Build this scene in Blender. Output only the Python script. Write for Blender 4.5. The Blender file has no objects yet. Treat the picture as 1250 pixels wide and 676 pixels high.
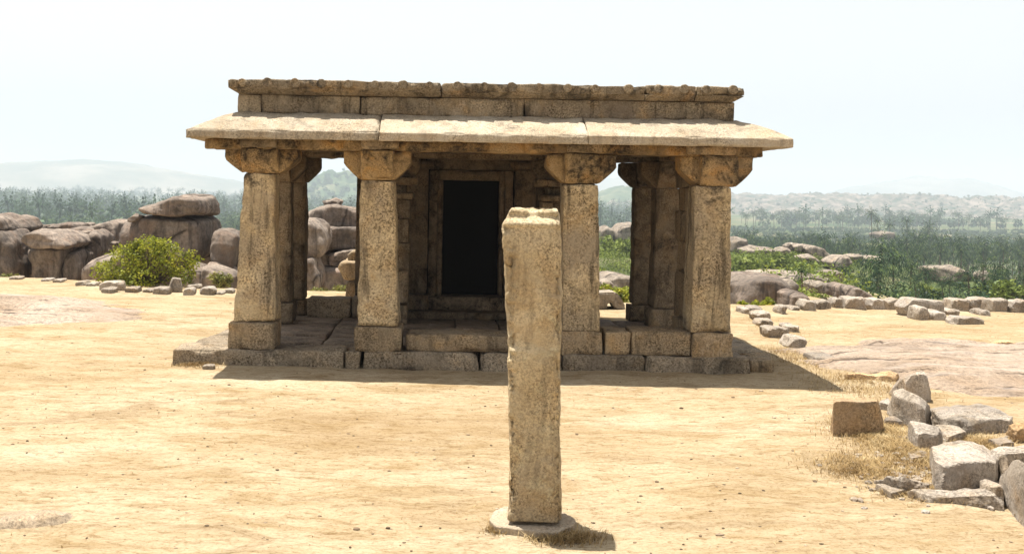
import bpy, bmesh, math, random
import numpy as np
from mathutils import Vector, Matrix
random.seed(7)
rng = np.random.default_rng(11)
scene = bpy.context.scene
COL = scene.collection
R = math.radians

# ------------------------------------------------------------------ camera model (metres, looks along +Y)
F, H, CX, CY, ROLL = 1300.0, 1.75, 546.0, 231.0, 0.0165
def uv(px, py):
    dx, dy = px-CX, py-CY
    return dx*math.cos(ROLL)+dy*math.sin(ROLL), -dx*math.sin(ROLL)+dy*math.cos(ROLL)
def W(px, py, Y):
    u, v = uv(px, py); return Vector((u*Y/F, Y, H-v*Y/F))
def G(px, py, h=0.0):
    u, v = uv(px, py); Y = (H-h)*F/v
    return Vector((u*Y/F, Y, h))

# ------------------------------------------------------------------ noise
def _hash(ix, iy, iz, s):
    h = (ix.astype(np.int64)*374761393 + iy.astype(np.int64)*668265263 + iz.astype(np.int64)*2147483647 + s*974711) & 0xffffffff
    h = ((h ^ (h >> 13))*1274126177) & 0xffffffff
    h = ((h ^ (h >> 16))*2246822519) & 0xffffffff
    return ((h ^ (h >> 15)) & 0xffffff)/float(0xffffff)*2-1
def vnoise(P, s=0):
    P = np.asarray(P, dtype=float)
    i = np.floor(P); f = P-i; f = f*f*f*(f*(f*6-15)+10)
    r = 0
    for a in (0, 1):
        for b in (0, 1):
            for c in (0, 1):
                w = (f[:, 0] if a else 1-f[:, 0])*(f[:, 1] if b else 1-f[:, 1])*(f[:, 2] if c else 1-f[:, 2])
                r = r + w*_hash(i[:, 0]+a, i[:, 1]+b, i[:, 2]+c, s)
    return r
def fbm(P, sc=1.0, o=4, s=0, g=0.5):
    P = np.asarray(P, float)*sc; a = 1.0; r = 0
    for k in range(o):
        r = r + a*vnoise(P*(2.03**k)+k*17.3, s+k); a *= g
    return r

# ------------------------------------------------------------------ object helpers
def tag(o, label=None, cat=None, group=None, kind=None):
    if label: o['label'] = label
    if cat: o['category'] = cat
    if group: o['group'] = group
    if kind: o['kind'] = kind
    return o
def mesh_obj(name, V, Fs, mat, parent=None, loc=None, smooth=True):
    V = np.asarray(V, float)
    if loc is None: loc = Vector((0, 0, 0))
    base = Vector(loc)
    if parent is not None: base = Vector(parent['_org']) if '_org' in parent else Vector((0, 0, 0))
    V = V - np.array(base)
    me = bpy.data.meshes.new(name)
    me.from_pydata(V.tolist(), [], [tuple(int(i) for i in f) for f in Fs] if not isinstance(Fs, np.ndarray) else Fs.tolist())
    me.update()
    if smooth: me.polygons.foreach_set('use_smooth', [True]*len(me.polygons))
    me.materials.append(mat)
    o = bpy.data.objects.new(name, me); COL.objects.link(o)
    if parent is not None:
        o.parent = parent
    else:
        o.location = base
    o['_org'] = tuple(base)
    return o
def empty(name, loc):
    o = bpy.data.objects.new(name, None); COL.objects.link(o); o.location = loc
    o.empty_display_size = .2; o['_org'] = tuple(loc)
    return o

def axis_lines(L, cell, r):
    n = max(1, int(round((L-2*r)/cell)))
    a = np.linspace(-L/2+r, L/2-r, n+1)
    return np.concatenate([[-L/2, -L/2+r*.45], a, [L/2-r*.45, L/2]])
def gridbox(sz, cell, r):
    """surface grid of a box; returns verts (local, unrounded) and quads"""
    ax = [axis_lines(s, cell, min(r, s*.3)) for s in sz]
    idx = {}; V = []; Q = []
    def vid(k):
        if k not in idx:
            idx[k] = len(V); V.append((ax[0][k[0]], ax[1][k[1]], ax[2][k[2]]))
        return idx[k]
    n = [len(a)-1 for a in ax]
    for d in range(3):
        e, g = [(1, 2), (2, 0), (0, 1)][d]
        for side in (0, n[d]):
            for i in range(n[e]):
                for j in range(n[g]):
                    ks = []
                    for (a, b) in ((i, j), (i+1, j), (i+1, j+1), (i, j+1)):
                        k = [0, 0, 0]; k[d] = side; k[e] = a; k[g] = b; ks.append(vid(tuple(k)))
                    Q.append(ks if side else ks[::-1])
    return np.array(V), Q
def hexa(C8, cell=.03, r=.012, amp=.004, chip=.012, freq=9.0, seed=0, wave=.004):
    """rough hewn block between eight corners. C8: [x0y0z0, x1y0z0, x1y1z0, x0y1z0, and the same four at the top]"""
    C = np.array([list(c) for c in C8], float)
    sx = np.linalg.norm(C[1]-C[0])*.5+np.linalg.norm(C[5]-C[4])*.5
    sy = np.linalg.norm(C[3]-C[0])*.5+np.linalg.norm(C[7]-C[4])*.5
    sz = np.linalg.norm(C[4]-C[0])*.5+np.linalg.norm(C[6]-C[2])*.5
    S = np.array([sx, sy, sz]); r = min(r, S.min()*.3)
    V, Q = gridbox(S, cell, r)
    h = S/2
    q = np.clip(V, -(h-r), h-r); d = V-q
    ln = np.linalg.norm(d, axis=1, keepdims=True); nrm = d/np.maximum(ln, 1e-9)
    edge = (np.sort(np.abs(nrm), axis=1)[:, 1])            # >0 on rounded edges
    off = C.mean(axis=0)+seed*3.7
    P = V+off
    n1 = fbm(P, freq, 4, seed); n2 = fbm(P, 3.1, 2, seed+5)
    dist = h-np.abs(V); ds = np.sort(dist, axis=1)[:, 1]   # distance to the nearest edge
    nearedge = np.exp(-(ds/(r*1.6))**2)
    ch = np.maximum(0, fbm(P, 6.5, 3, seed+9)-.05)*chip*2.2
    rr = r + n1*amp + n2*wave - ch*nearedge*(.6+edge)
    Pn = q+nrm*rr[:, None]
    t = (Pn/S)+.5
    x, y, z = t[:, 0:1], t[:, 1:2], t[:, 2:3]
    out = ((C[0]*(1-x)+C[1]*x)*(1-y)+(C[3]*(1-x)+C[2]*x)*y)*(1-z)+((C[4]*(1-x)+C[5]*x)*(1-y)+(C[7]*(1-x)+C[6]*x)*y)*z
    return out, Q
def box8(x0, x1, y0, y1, z0, z1):
    return [(x0, y0, z0), (x1, y0, z0), (x1, y1, z0), (x0, y1, z0), (x0, y0, z1), (x1, y0, z1), (x1, y1, z1), (x0, y1, z1)]
def jitter8(c8, a, seed):
    rr = random.Random(seed)
    return [tuple(v+rr.uniform(-a, a) for v in c) for c in c8]
def join(parts):
    V = []; Q = []; n = 0
    for v, q in parts:
        V.append(np.asarray(v)); Q += [[i+n for i in f] for f in q]; n += len(v)
    return np.vstack(V), Q

ICO = {}
def ico(sub):
    if sub not in ICO:
        bm = bmesh.new(); bmesh.ops.create_icosphere(bm, subdivisions=sub, radius=1)
        ICO[sub] = (np.array([v.co[:] for v in bm.verts]), [[v.index for v in f.verts] for f in bm.faces]); bm.free()
    return ICO[sub]
def hull_rock(pts, p=14, sub=4, amp=.02, freq=3.0, seed=0, ridge=0.0, strata=0.0, cuts=0):
    pts = np.array([list(q) for q in pts], float)
    lo, hi = pts.min(0), pts.max(0); c = (lo+hi)/2; s = np.maximum((hi-lo)/2, 1e-3)
    N = (pts-c)/s
    bm = bmesh.new()
    for q in N: bm.verts.new(q)
    res = bmesh.ops.convex_hull(bm, input=bm.verts)
    bm.normal_update()
    c0 = N.mean(0)
    pl = []
    for f in bm.faces:
        n = np.array(f.normal[:]); 
        if np.linalg.norm(n) < .5: continue
        d = float(np.dot(n, np.array(f.verts[0].co[:])-c0))
        if d < 0: n, d = -n, -d
        d = max(d, .06)
        if any(np.dot(n, m) > .995 and abs(d-e) < .03 for m, e in pl): continue
        pl.append((n, d))
    bm.free()
    rc = np.random.default_rng(seed+77)
    for _ in range(cuts):
        n = rc.normal(size=3); n[2] = abs(n[2])*.8; n /= np.linalg.norm(n)
        pl.append((n, max(.08, float(((N-c0)@n).max())*rc.uniform(.84, .96))))
    D, Fc = ico(sub)
    NN = np.array([a for a, b in pl]); DD = np.array([b for a, b in pl])
    k = np.maximum(0, D@NN.T/DD)
    km = k.max(axis=1)
    r = km**-1*((k/km[:, None])**p).sum(1)**(-1.0/p)
    V = (D*r[:, None]+c0)*s+c
    nd = D*s; nd /= np.linalg.norm(nd, axis=1, keepdims=True)
    sz = float(s.max())
    n1 = fbm(V+seed*7.1, freq, 5, seed, .52)
    if ridge: n1 = n1-ridge*np.abs(fbm(V+seed*3.3, freq*.8, 3, seed+31))
    if strata:
        n1 = n1+strata*fbm(V*np.array([.35, .35, 2.2])+seed, freq*1.5, 3, seed+3)
    V = V+D*(n1*amp)[:, None]*np.array([1, 1, .8])
    return V, Fc
def img_poly(poly, Y, depth, kf=.78, kb=.7, squash=.25):
    """3-D hull points from an outline seen at distance Y: narrower front and back faces, real depth"""
    P = [W(x, y, Y+depth*squash) for x, y in poly]
    c = sum(P, Vector())/len(P); out = []
    zlo = min(q.z for q in P)
    for q in P:
        out.append(q)
        a = c+(q-c)*kf; a.y = Y; 
        if q.z < c.z: a.z = q.z
        out.append(a)
        b = c+(q-c)*kb; b.y = Y+depth
        if q.z < c.z: b.z = q.z
        out.append(b)
        m = q.copy(); m.y = Y+depth*.6; out.append(m)
    return out
def auto_poly(x0, x1, y0, y1, seed, n=9, square=.5):
    rr = random.Random(seed); o = []
    for i in range(n):
        a = 2*math.pi*(i+rr.uniform(-.25, .25))/n
        cx, sy = math.cos(a), math.sin(a)
        m = max(abs(cx), abs(sy)); k = (1-square)+square/m
        k *= rr.uniform(.9, 1.0)
        o.append(((x0+x1)/2+cx*k*(x1-x0)/2, (y0+y1)/2+sy*k*(y1-y0)/2))
    return o
def rock_obj(name, pts, mat, label, cat, group=None, **kw):
    V, Q = hull_rock(pts, **kw)
    lo, hi = V.min(0), V.max(0)
    o = mesh_obj(name, V, Q, mat, loc=((lo[0]+hi[0])/2, (lo[1]+hi[1])/2, lo[2]))
    if kw.get('p', 0) > 50: o.data.set_sharp_from_angle(angle=R(22))
    return tag(o, label, cat, group)

# ------------------------------------------------------------------ materials
def mat_new(name):
    m = bpy.data.materials.new(name); m.use_nodes = True
    nt = m.node_tree; nt.nodes.clear()
    out = nt.nodes.new('ShaderNodeOutputMaterial'); b = nt.nodes.new('ShaderNodeBsdfPrincipled')
    nt.links.new(b.outputs[0], out.inputs[0])
    b.inputs['Roughness'].default_value = .9
    b.inputs['Specular IOR Level'].default_value = .2
    return m, nt, b, out
class NB:
    def __init__(s, nt): s.nt = nt
    def n(s, t, **kw):
        x = s.nt.nodes.new(t)
        for k, v in kw.items(): setattr(x, k, v)
        return x
    def l(s, a, b): s.nt.links.new(a, b)
    def coord(s, rand=True, sc=(1, 1, 1)):
        tc = s.n('ShaderNodeTexCoord'); o = tc.outputs['Object']
        if rand:
            oi = s.n('ShaderNodeObjectInfo'); m = s.n('ShaderNodeMath', operation='MULTIPLY'); m.inputs[1].default_value = 37
            s.l(oi.outputs['Random'], m.inputs[0]); a = s.n('ShaderNodeVectorMath', operation='ADD')
            s.l(o, a.inputs[0]); s.l(m.outputs[0], a.inputs[1]); o = a.outputs[0]
        if sc != (1, 1, 1):
            mp = s.n('ShaderNodeMapping'); mp.inputs['Scale'].default_value = sc; s.l(o, mp.inputs[0]); o = mp.outputs[0]
        return o
    def noise(s, vec, scale, detail=4, rough=.55, dist=0):
        x = s.n('ShaderNodeTexNoise'); x.inputs['Scale'].default_value = scale; x.inputs['Detail'].default_value = detail
        x.inputs['Roughness'].default_value = rough; x.inputs['Distortion'].default_value = dist; s.l(vec, x.inputs['Vector']); return x.outputs['Fac']
    def ramp(s, fac, stops):
        x = s.n('ShaderNodeValToRGB'); e = x.color_ramp.elements
        while len(e) < len(stops): e.new(.5)
        for i, (p, c) in enumerate(stops):
            e[i].position = p; e[i].color = (c, c, c, 1) if not isinstance(c, (tuple, list)) else (*c, 1)
        s.l(fac, x.inputs[0]); return x.outputs[0]
    def mix(s, f, a, b, mode='MIX'):
        x = s.n('ShaderNodeMix', data_type='RGBA', blend_type=mode)
        for sock, v in ((x.inputs[0], f), (x.inputs[6], a), (x.inputs[7], b)):
            if isinstance(v, (int, float)): sock.default_value = v
            elif isinstance(v, tuple): sock.default_value = (*v, 1)
            else: s.l(v, sock)
        return x.outputs[2]
    def bump(s, h, strength, dist, prev=None):
        x = s.n('ShaderNodeBump'); x.inputs['Strength'].default_value = strength; x.inputs['Distance'].default_value = dist
        s.l(h, x.inputs['Height'])
        if prev is not None: s.l(prev, x.inputs['Normal'])
        return x.outputs[0]
def stone(name, ca, cb, cc, speck=45, spk_amt=.5, stain=(.02, .017, .014), stain_lo=.58, stain_hi=.72, stain_amt=.7,
          warm=(.40, .24, .09), warm_amt=.5, big=1.6, bump=.55, bdist=.012, streak=0, objrand=.16, hstreak=0, weather=0, crack=0):
    m, nt, b, out = mat_new(name); N = NB(nt)
    co = N.coord()
    n_big = N.noise(co, big, 5, .6, .3)
    base = N.ramp(n_big, [(.32, cb), (.5, ca), (.68, cc)])
    wn = N.noise(co, big*2.3, 4, .6, .6)
    base = N.mix(N.ramp(wn, [(.5, 0), (.68, warm_amt)]), base, warm)
    if weather:                                   # bleached worn areas, grey bands and rain stains of each block
        pz = N.noise(co, big*2.9, 6, .7, 1.2)
        base = N.mix(N.ramp(pz, [(.55, 0), (.66, weather)]), base, tuple(min(.75, c*1.35+.06) for c in ca))
        gz = N.noise(co, big*1.1, 5, .65, .4)
        g_ = sum(ca)/3*.75
        base = N.mix(N.ramp(gz, [(.46, 0), (.60, weather)]), base, (g_*1.22, g_, g_*.72))
        rs = N.coord(sc=(7, 7, .9)); rz = N.noise(rs, 1.1, 6, .7, .3)
        base = N.mix(N.ramp(rz, [(.52, 0), (.62, weather*.9)]), base, (g_*.26, g_*.20, g_*.135))
    sn = N.noise(co, speck, 6, .78)
    sp = N.ramp(sn, [(.36, (.10, .085, .07)), (.44, (.45, .41, .36)), (.51, (.95, .94, .92)), (.60, (1.4, 1.36, 1.28))])
    sm_ = N.ramp(N.noise(co, big*1.9, 5, .7, .6), [(.38, spk_amt*.25), (.60, spk_amt)])
    base = N.mix(sm_, base, sp, 'MULTIPLY')
    fine = N.noise(co, speck*3.1, 2, .6)
    base = N.mix(.35, base, N.ramp(fine, [(.35, (.55, .53, .5)), (.6, (1, 1, 1))]), 'MULTIPLY')
    if crack:
        vo = N.n('ShaderNodeTexVoronoi', feature='DISTANCE_TO_EDGE'); vo.inputs['Scale'].default_value = crack
        ds = N.n('ShaderNodeTexNoise'); ds.inputs['Scale'].default_value = 1.5; ds.inputs['Detail'].default_value = 5; N.l(co, ds.inputs['Vector'])
        ad = N.mix(.16, co, ds.outputs['Color']); N.l(ad, vo.inputs['Vector'])
        ck = N.mix(1.0, N.ramp(vo.outputs['Distance'], [(.0, 1), (.022, 0)]), N.ramp(N.noise(co, .8, 3), [(.44, 0), (.52, 1)]), 'MULTIPLY')
        base = N.mix(ck, base, (.025, .018, .014))
        pz = N.noise(co, 1.7, 6, .7, .8); base = N.mix(N.ramp(pz, [(.53, 0), (.63, .7)]), base, tuple(min(.7, c*1.45) for c in ca))
    st = N.noise(co, big*1.3, 6, .68, .8)
    st2 = N.noise(co, speck*.35, 3, .7)
    sm = N.mix(1.0, N.ramp(st, [(stain_lo, 0), (stain_hi, 1)]), N.ramp(st2, [(.35, .25), (.6, 1)]), 'MULTIPLY')
    sm = N.mix(1.0, sm, (stain_amt,)*3, 'MULTIPLY')
    base = N.mix(sm, base, stain)
    if streak:
        cs = N.coord(sc=(5, 5, .35)); k = N.noise(cs, 1.6*streak, 5, .65, .2)
        base = N.mix(N.ramp(k, [(.48, 0), (.66, .75)]), base, (.06, .05, .045))
    if hstreak:
        cs = N.coord(False, sc=(.45, 2.6, 1)); k = N.noise(cs, 2.2, 7, .72, .5)
        base = N.mix(N.ramp(k, [(.385, .9), (.44, 0)]), base, (.07, .05, .038))
        base = N.mix(N.ramp(N.noise(cs, 1.3, 5, .7), [(.5, 0), (.66, .6)]), base, (.48, .41, .35))
    oi = N.n('ShaderNodeObjectInfo')
    mr = N.n('ShaderNodeMapRange'); mr.inputs['To Min'].default_value = 1-objrand; mr.inputs['To Max'].default_value = 1+objrand
    N.l(oi.outputs['Random'], mr.inputs[0])
    hs = N.n('ShaderNodeHueSaturation'); N.l(base, hs.inputs['Color']); N.l(mr.outputs[0], hs.inputs['Value'])
    N.l(hs.outputs[0], b.inputs['Base Color'])
    b1 = N.bump(sn, bump, bdist); b2 = N.bump(N.noise(co, speck*.28, 5, .6), bump*.8, bdist*2.2, b1)
    N.l(b2, b.inputs['Normal'])
    return m
M = {}
M['pillar'] = stone('pecked_granite', (.48, .375, .23), (.37, .285, .17), (.58, .475, .315), speck=50, spk_amt=.95, stain_lo=.58, stain_hi=.66, stain_amt=.8, warm_amt=.55, bdist=.012, weather=.75)
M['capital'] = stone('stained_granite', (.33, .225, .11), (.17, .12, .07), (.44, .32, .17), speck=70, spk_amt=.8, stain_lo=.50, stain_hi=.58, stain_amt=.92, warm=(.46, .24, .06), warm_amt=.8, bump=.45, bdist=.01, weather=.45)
M['block'] = stone('base_granite', (.33, .245, .15), (.22, .16, .10), (.40, .31, .20), speck=58, spk_amt=.95, stain_lo=.54, stain_hi=.66, stain_amt=.7, warm_amt=.45, bdist=.011, weather=.6)
M['plinth'] = stone('plinth_granite', (.29, .235, .17), (.20, .16, .12), (.38, .315, .235), speck=56, spk_amt=.95, stain_lo=.53, stain_hi=.66, stain_amt=.7, warm_amt=.25, bdist=.011, weather=.5)
M['floor'] = stone('floor_granite', (.27, .21, .16), (.18, .14, .11), (.34, .275, .215), speck=60, spk_amt=.7, stain_lo=.50, stain_hi=.66, warm_amt=.2, bump=.4, weather=.4)
M['eave'] = stone('roof_granite', (.45, .38, .285), (.36, .29, .20), (.53, .465, .37), speck=62, spk_amt=.7, stain_lo=.55, stain_hi=.68, stain_amt=.55, warm_amt=.3, bdist=.009, weather=.3)
M['parapet'] = stone('parapet_granite', (.27, .215, .145), (.18, .14, .10), (.37, .30, .205), speck=60, spk_amt=.95, stain_lo=.52, stain_hi=.64, stain_amt=.75, warm_amt=.5, bdist=.01, weather=.7, objrand=.06)
M['inner'] = stone('inner_shade_granite', (.25, .185, .12), (.16, .12, .08), (.33, .25, .165), speck=60, spk_amt=.7, stain_lo=.48, stain_hi=.6, stain_amt=.9, warm=(.22, .13, .05), warm_amt=.4, weather=.4)  # interior shade painted in: darker stone colours and heavier black staining
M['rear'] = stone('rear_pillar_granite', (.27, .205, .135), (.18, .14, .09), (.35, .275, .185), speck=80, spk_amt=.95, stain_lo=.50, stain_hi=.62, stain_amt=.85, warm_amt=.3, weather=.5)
M['monolith'] = stone('monolith_granite', (.58, .465, .295), (.44, .335, .195), (.68, .57, .40), speck=80, spk_amt=.9, stain_lo=.62, stain_hi=.72, stain_amt=.5, warm_amt=.4, bump=.9, bdist=.01, weather=.4)
M['boulder'] = stone('boulder_granite', (.205, .165, .135), (.13, .105, .088), (.28, .235, .195), speck=14, spk_amt=.5, stain_lo=.55, stain_hi=.64, stain_amt=.7, warm=(.28, .17, .11), warm_amt=.35, big=.9, bump=.6, bdist=.04, streak=1, crack=.55)
M['far_boulder'] = stone('pale_boulder', (.25, .21, .17), (.17, .14, .115), (.33, .285, .235), speck=8, spk_amt=.55, stain_lo=.55, stain_hi=.66, stain_amt=.7, warm_amt=.2, big=.8, bump=.6, bdist=.08, streak=.6, crack=.3)
M['rubble'] = stone('rubble_granite', (.36, .315, .27), (.25, .215, .18), (.46, .41, .355), speck=60, spk_amt=.8, stain_lo=.56, stain_hi=.68, stain_amt=.6, warm_amt=.3, bump=.8, bdist=.014, weather=.4)
M['redstone'] = stone('brown_granite', (.50, .34, .19), (.38, .25, .14), (.58, .43, .28), speck=55, spk_amt=.75, stain_lo=.56, stain_hi=.7, warm_amt=.4, bump=.8, weather=.3)
M['sheet'] = stone('sheet_rock', (.37, .29, .22), (.28, .21, .155), (.46, .38, .31), speck=24, spk_amt=.6, stain_lo=.54, stain_hi=.66, stain_amt=.6, stain=(.10, .07, .05), warm=(.30, .20, .12), warm_amt=.4, big=.55, bump=.9, bdist=.03, objrand=.02, hstreak=1)

M['footing'] = stone('footing_stone', (.36, .29, .21), (.27, .21, .145), (.43, .36, .28), speck=60, spk_amt=.6, stain_lo=.6, stain_hi=.72, stain_amt=.4, warm_amt=.3)

def leaf_mat(name, c0, c1, c2, tr=.3, scale=3):
    m, nt, b, out = mat_new(name); N = NB(nt)
    g = N.n('ShaderNodeNewGeometry')
    co = N.coord()
    n = N.noise(co, scale, 3, .6)
    c = N.ramp(n, [(.36, c0), (.52, c1), (.66, c2)])
    mr = N.n('ShaderNodeMapRange'); mr.inputs['To Min'].default_value = .65; mr.inputs['To Max'].default_value = 1.3
    N.l(g.outputs['Random Per Island'], mr.inputs[0])
    hs = N.n('ShaderNodeHueSaturation'); N.l(c, hs.inputs['Color']); N.l(mr.outputs[0], hs.inputs['Value'])
    N.l(hs.outputs[0], b.inputs['Base Color']); b.inputs['Roughness'].default_value = .6
    t = N.n('ShaderNodeBsdfTranslucent'); N.l(hs.outputs[0], t.inputs[0])
    mx = N.n('ShaderNodeMixShader'); mx.inputs[0].default_value = tr
    N.l(b.outputs[0], mx.inputs[1]); N.l(t.outputs[0], mx.inputs[2]); N.l(mx.outputs[0], out.inputs[0])
    return m
M['bush'] = leaf_mat('yellow_green_leaves', (.10, .125, .015), (.24, .26, .025), (.40, .38, .04), .4, 5)
M['tree'] = leaf_mat('tree_leaves', (.08, .115, .02), (.16, .205, .035), (.27, .31, .06), .3, .9)
M['palm'] = leaf_mat('palm_leaves', (.007, .022, .011), (.026, .060, .024), (.16, .21, .065), .2, .8)  # brightest stop paints sunlit highlights into the frond colour
M['wood'] = leaf_mat('far_wood_leaves', (.025, .055, .025), (.045, .085, .035), (.08, .12, .045), .2, .02)
M['weed'] = leaf_mat('weed_leaves', (.12, .13, .03), (.20, .20, .05), (.28, .25, .08), .3, 6)
M['straw'] = leaf_mat('dry_grass_blades', (.22, .14, .055), (.36, .25, .11), (.50, .39, .22), .25, 4)
m, nt, b, out = mat_new('bark'); b.inputs['Base Color'].default_value = (.12, .09, .065, 1); M['bark'] = m
N = NB(nt); n = N.noise(N.coord(), 12, 4); N.l(N.ramp(n, [(.3, (.06, .045, .03)), (.7, (.18, .14, .10))]), b.inputs['Base Color'])
m, nt, b, out = mat_new('pebble'); M['pebble'] = m; N = NB(nt); g = N.n('ShaderNodeNewGeometry')
N.l(N.ramp(g.outputs['Random Per Island'], [(0, (.07, .05, .03)), (.6, (.2, .14, .09)), (1, (.4, .33, .24))]), b.inputs['Base Color'])
m, nt, b, out = mat_new('painted_shade'); M['dark'] = m; b.inputs['Base Color'].default_value = (.008, .006, .005, 1)  # near-black base colour stands in for the chamber's deep shade

# ground: pale dry earth with straw patches near, scrub and fields far off
m, nt, b, out = mat_new('dry_earth'); M['ground'] = m; N = NB(nt)
tc = N.n('ShaderNodeTexCoord'); co = tc.outputs['Object']
flat = N.n('ShaderNodeMapping'); flat.inputs['Scale'].default_value = (.55, 1.3, 1); N.l(co, flat.inputs[0]); fl = flat.outputs[0]
earth = N.ramp(N.noise(fl, .55, 6, .62, .5), [(.30, (.29, .21, .12)), (.48, (.38, .30, .19)), (.66, (.43, .355, .245))])
straw = N.ramp(N.noise(fl, 2.6, 7, .72, .9), [(.47, 0), (.66, .8)])
earth = N.mix(straw, earth, (.255, .175, .085))
pale = N.ramp(N.noise(fl, 1.1, 5, .6, .4), [(.54, 0), (.72, .55)])
earth = N.mix(pale, earth, (.45, .385, .28))
brn = N.ramp(N.noise(fl, .9, 7, .75, 1.4), [(.55, 0), (.63, .75)])
earth = N.mix(brn, earth, (.27, .20, .12))
grit = N.ramp(N.noise(co, 46, 4, .75), [(.30, (.42, .32, .22)), (.42, (.85, .81, .76)), (.52, (1, 1, 1))])
earth = N.mix(.7, earth, grit, 'MULTIPLY')
g2 = N.ramp(N.noise(fl, 17, 6, .8, .6), [(.34, (.50, .39, .27)), (.50, (1.04, 1.04, 1.04))])
earth = N.mix(.8, earth, g2, 'MULTIPLY')
fiel = N.ramp(N.noise(co, .012, 6, .65, .4), [(.36, (.04, .065, .025)), (.48, (.075, .095, .038)), (.58, (.14, .125, .07)), (.72, (.26, .20, .13))])
sx = N.n('ShaderNodeSeparateXYZ'); N.l(co, sx.inputs[0])
mr = N.n('ShaderNodeMapRange'); mr.inputs['From Min'].default_value = 24; mr.inputs['From Max'].default_value = 60; N.l(sx.outputs['Y'], mr.inputs[0])
N.l(N.mix(mr.outputs[0], earth, fiel), b.inputs['Base Color'])
b1 = N.bump(N.noise(co, 60, 5, .7), .8, .014); b2 = N.bump(N.noise(fl, 6, 7, .68), .8, .05, b1); N.l(b2, b.inputs['Normal'])
b.inputs['Roughness'].default_value = 1; b.inputs['Specular IOR Level'].default_value = .05

def hill_mat(name, a, c, d, sc):
    m, nt, b, out = mat_new(name); N = NB(nt); co = N.coord(False)
    n = N.noise(co, sc, 8, .7, .3)
    N.l(N.ramp(n, [(.40, a), (.5, c), (.62, d)]), b.inputs['Base Color'])
    N.l(N.bump(n, .8, 6), b.inputs['Normal']); b.inputs['Roughness'].default_value = 1
    return m
M['ridge'] = hill_mat('rocky_scrub_ridge', (.035, .055, .03), (.12, .10, .075), (.26, .21, .17), .06)
M['foresthill'] = hill_mat('wooded_hill', (.03, .06, .025), (.06, .09, .035), (.16, .15, .08), .02)
M['mountain'] = hill_mat('far_mountain_slope', (.08, .09, .06), (.14, .13, .09), (.25, .21, .16), .004)

# ------------------------------------------------------------------ terrain
PR = np.array([[0, 0], [20, 0], [24, -.9], [30, -1.8], [50, -3.4], [100, -7], [150, -11.5], [200, -15], [300, -18.5], [500, -20.5], [800, -21.5], [1500, -23], [3000, -25], [12000, -25]], float)
def edge(x):
    x = np.asarray(x, float)
    return np.interp(x, [-30, -9, -4, 0, 3, 7, 30], [21, 20.0, 18.2, 18.0, 17.0, 16.6, 16.4])
def terrain(x, y):
    x = np.asarray(x, float); y = np.asarray(y, float)
    e = edge(x)
    yy = np.where(y < e, 0, 20+(y-e)*np.interp(y, [15, 60], [1.0, 1.0]))
    side = np.maximum(0, np.abs(x)-14-np.maximum(0, y)*.9)
    z = np.interp(yy, PR[:, 0], PR[:, 1]) - np.clip(side*.25, 0, 18)
    near = np.clip(1-(y-18)/8, 0, 1)
    P = np.stack([x, y, np.zeros_like(x)], 1)
    z = z + near*(fbm(P, .5, 3, 2)*.025+fbm(P, 3.5, 4, 4)*.010) + (1-near)*fbm(P, .05, 4, 5)*np.clip((y-20)/80, 0, 1)*.9
    # small rise on the left towards the rock sheet
    z = z + .10*np.exp(-((x+6.0)/2.5)**2-((y-15)/2.6)**2)
    return z
MOUNDS = []
for px_, py_, Y_, rad_ in ((772, 315, 92, 9), (897, 308, 95, 8), (960, 318, 86, 8), (990, 326, 84, 9), (1022, 327, 82, 7), (1044, 318, 90, 6), (985, 346, 40, 5), (1017, 344, 44, 3), (1080, 323, 110, 7), (1152, 342, 70, 5), (1170, 346, 68, 5), (1210, 344, 70, 4), (1080, 292, 300, 16),
                            (752, 350, 34, 4), (740, 292, 130, 8), (766, 292, 130, 9), (935, 344, 34, 4), (963, 356, 27, 2.5), (1001, 359, 30, 2.5), (928, 341, 80, 9), (965, 340, 82, 9), (1008, 342, 84, 9), (1036, 344, 88, 8), (755, 334, 98, 9), (1240, 366, 48, 5), (1135, 366, 60, 5), (1206, 366, 56, 5)):
    q_ = W(px_, py_, Y_); MOUNDS.append((q_.x, q_.y+rad_*.25, q_.z-.15, rad_))
terrain0 = terrain
def terrain(x, y):
    x = np.asarray(x, float); y = np.asarray(y, float); z = terrain0(x, y)
    zz = z.copy()
    for mx, my, mz, r in MOUNDS:
        w_ = np.exp(-(((x-mx)**2+(y-my)**2)/(r*r))**1.5); zz = np.maximum(zz, z+(mz-z)*w_)
    return zz
def tz(x, y): return float(terrain(np.array([x]), np.array([y]))[0])
def geo(a, b, n): return a*(b/a)**(np.arange(1, n+1)/n)
xs = np.arange(-11, 11.01, .085); r_ = geo(11, 10500, 75); xs = np.concatenate([-r_[::-1], xs, r_])
ys = np.concatenate([[-9000, -3000, -900, -300, -100, -40, -15, -6, -1, 2], np.arange(3.2, 20, .075), geo(20, 9500, 130)])
X, Y = np.meshgrid(xs, ys); Z = terrain(X.ravel(), Y.ravel())
V = np.stack([X.ravel(), Y.ravel(), Z], 1)
nx = len(xs); i = np.arange(len(ys)-1)[:, None]*nx+np.arange(nx-1)[None, :]
Q = np.stack([i, i+1, i+nx+1, i+nx], -1).reshape(-1, 4)
g = mesh_obj('ground', V, Q, M['ground']); tag(g, kind='structure')

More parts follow.
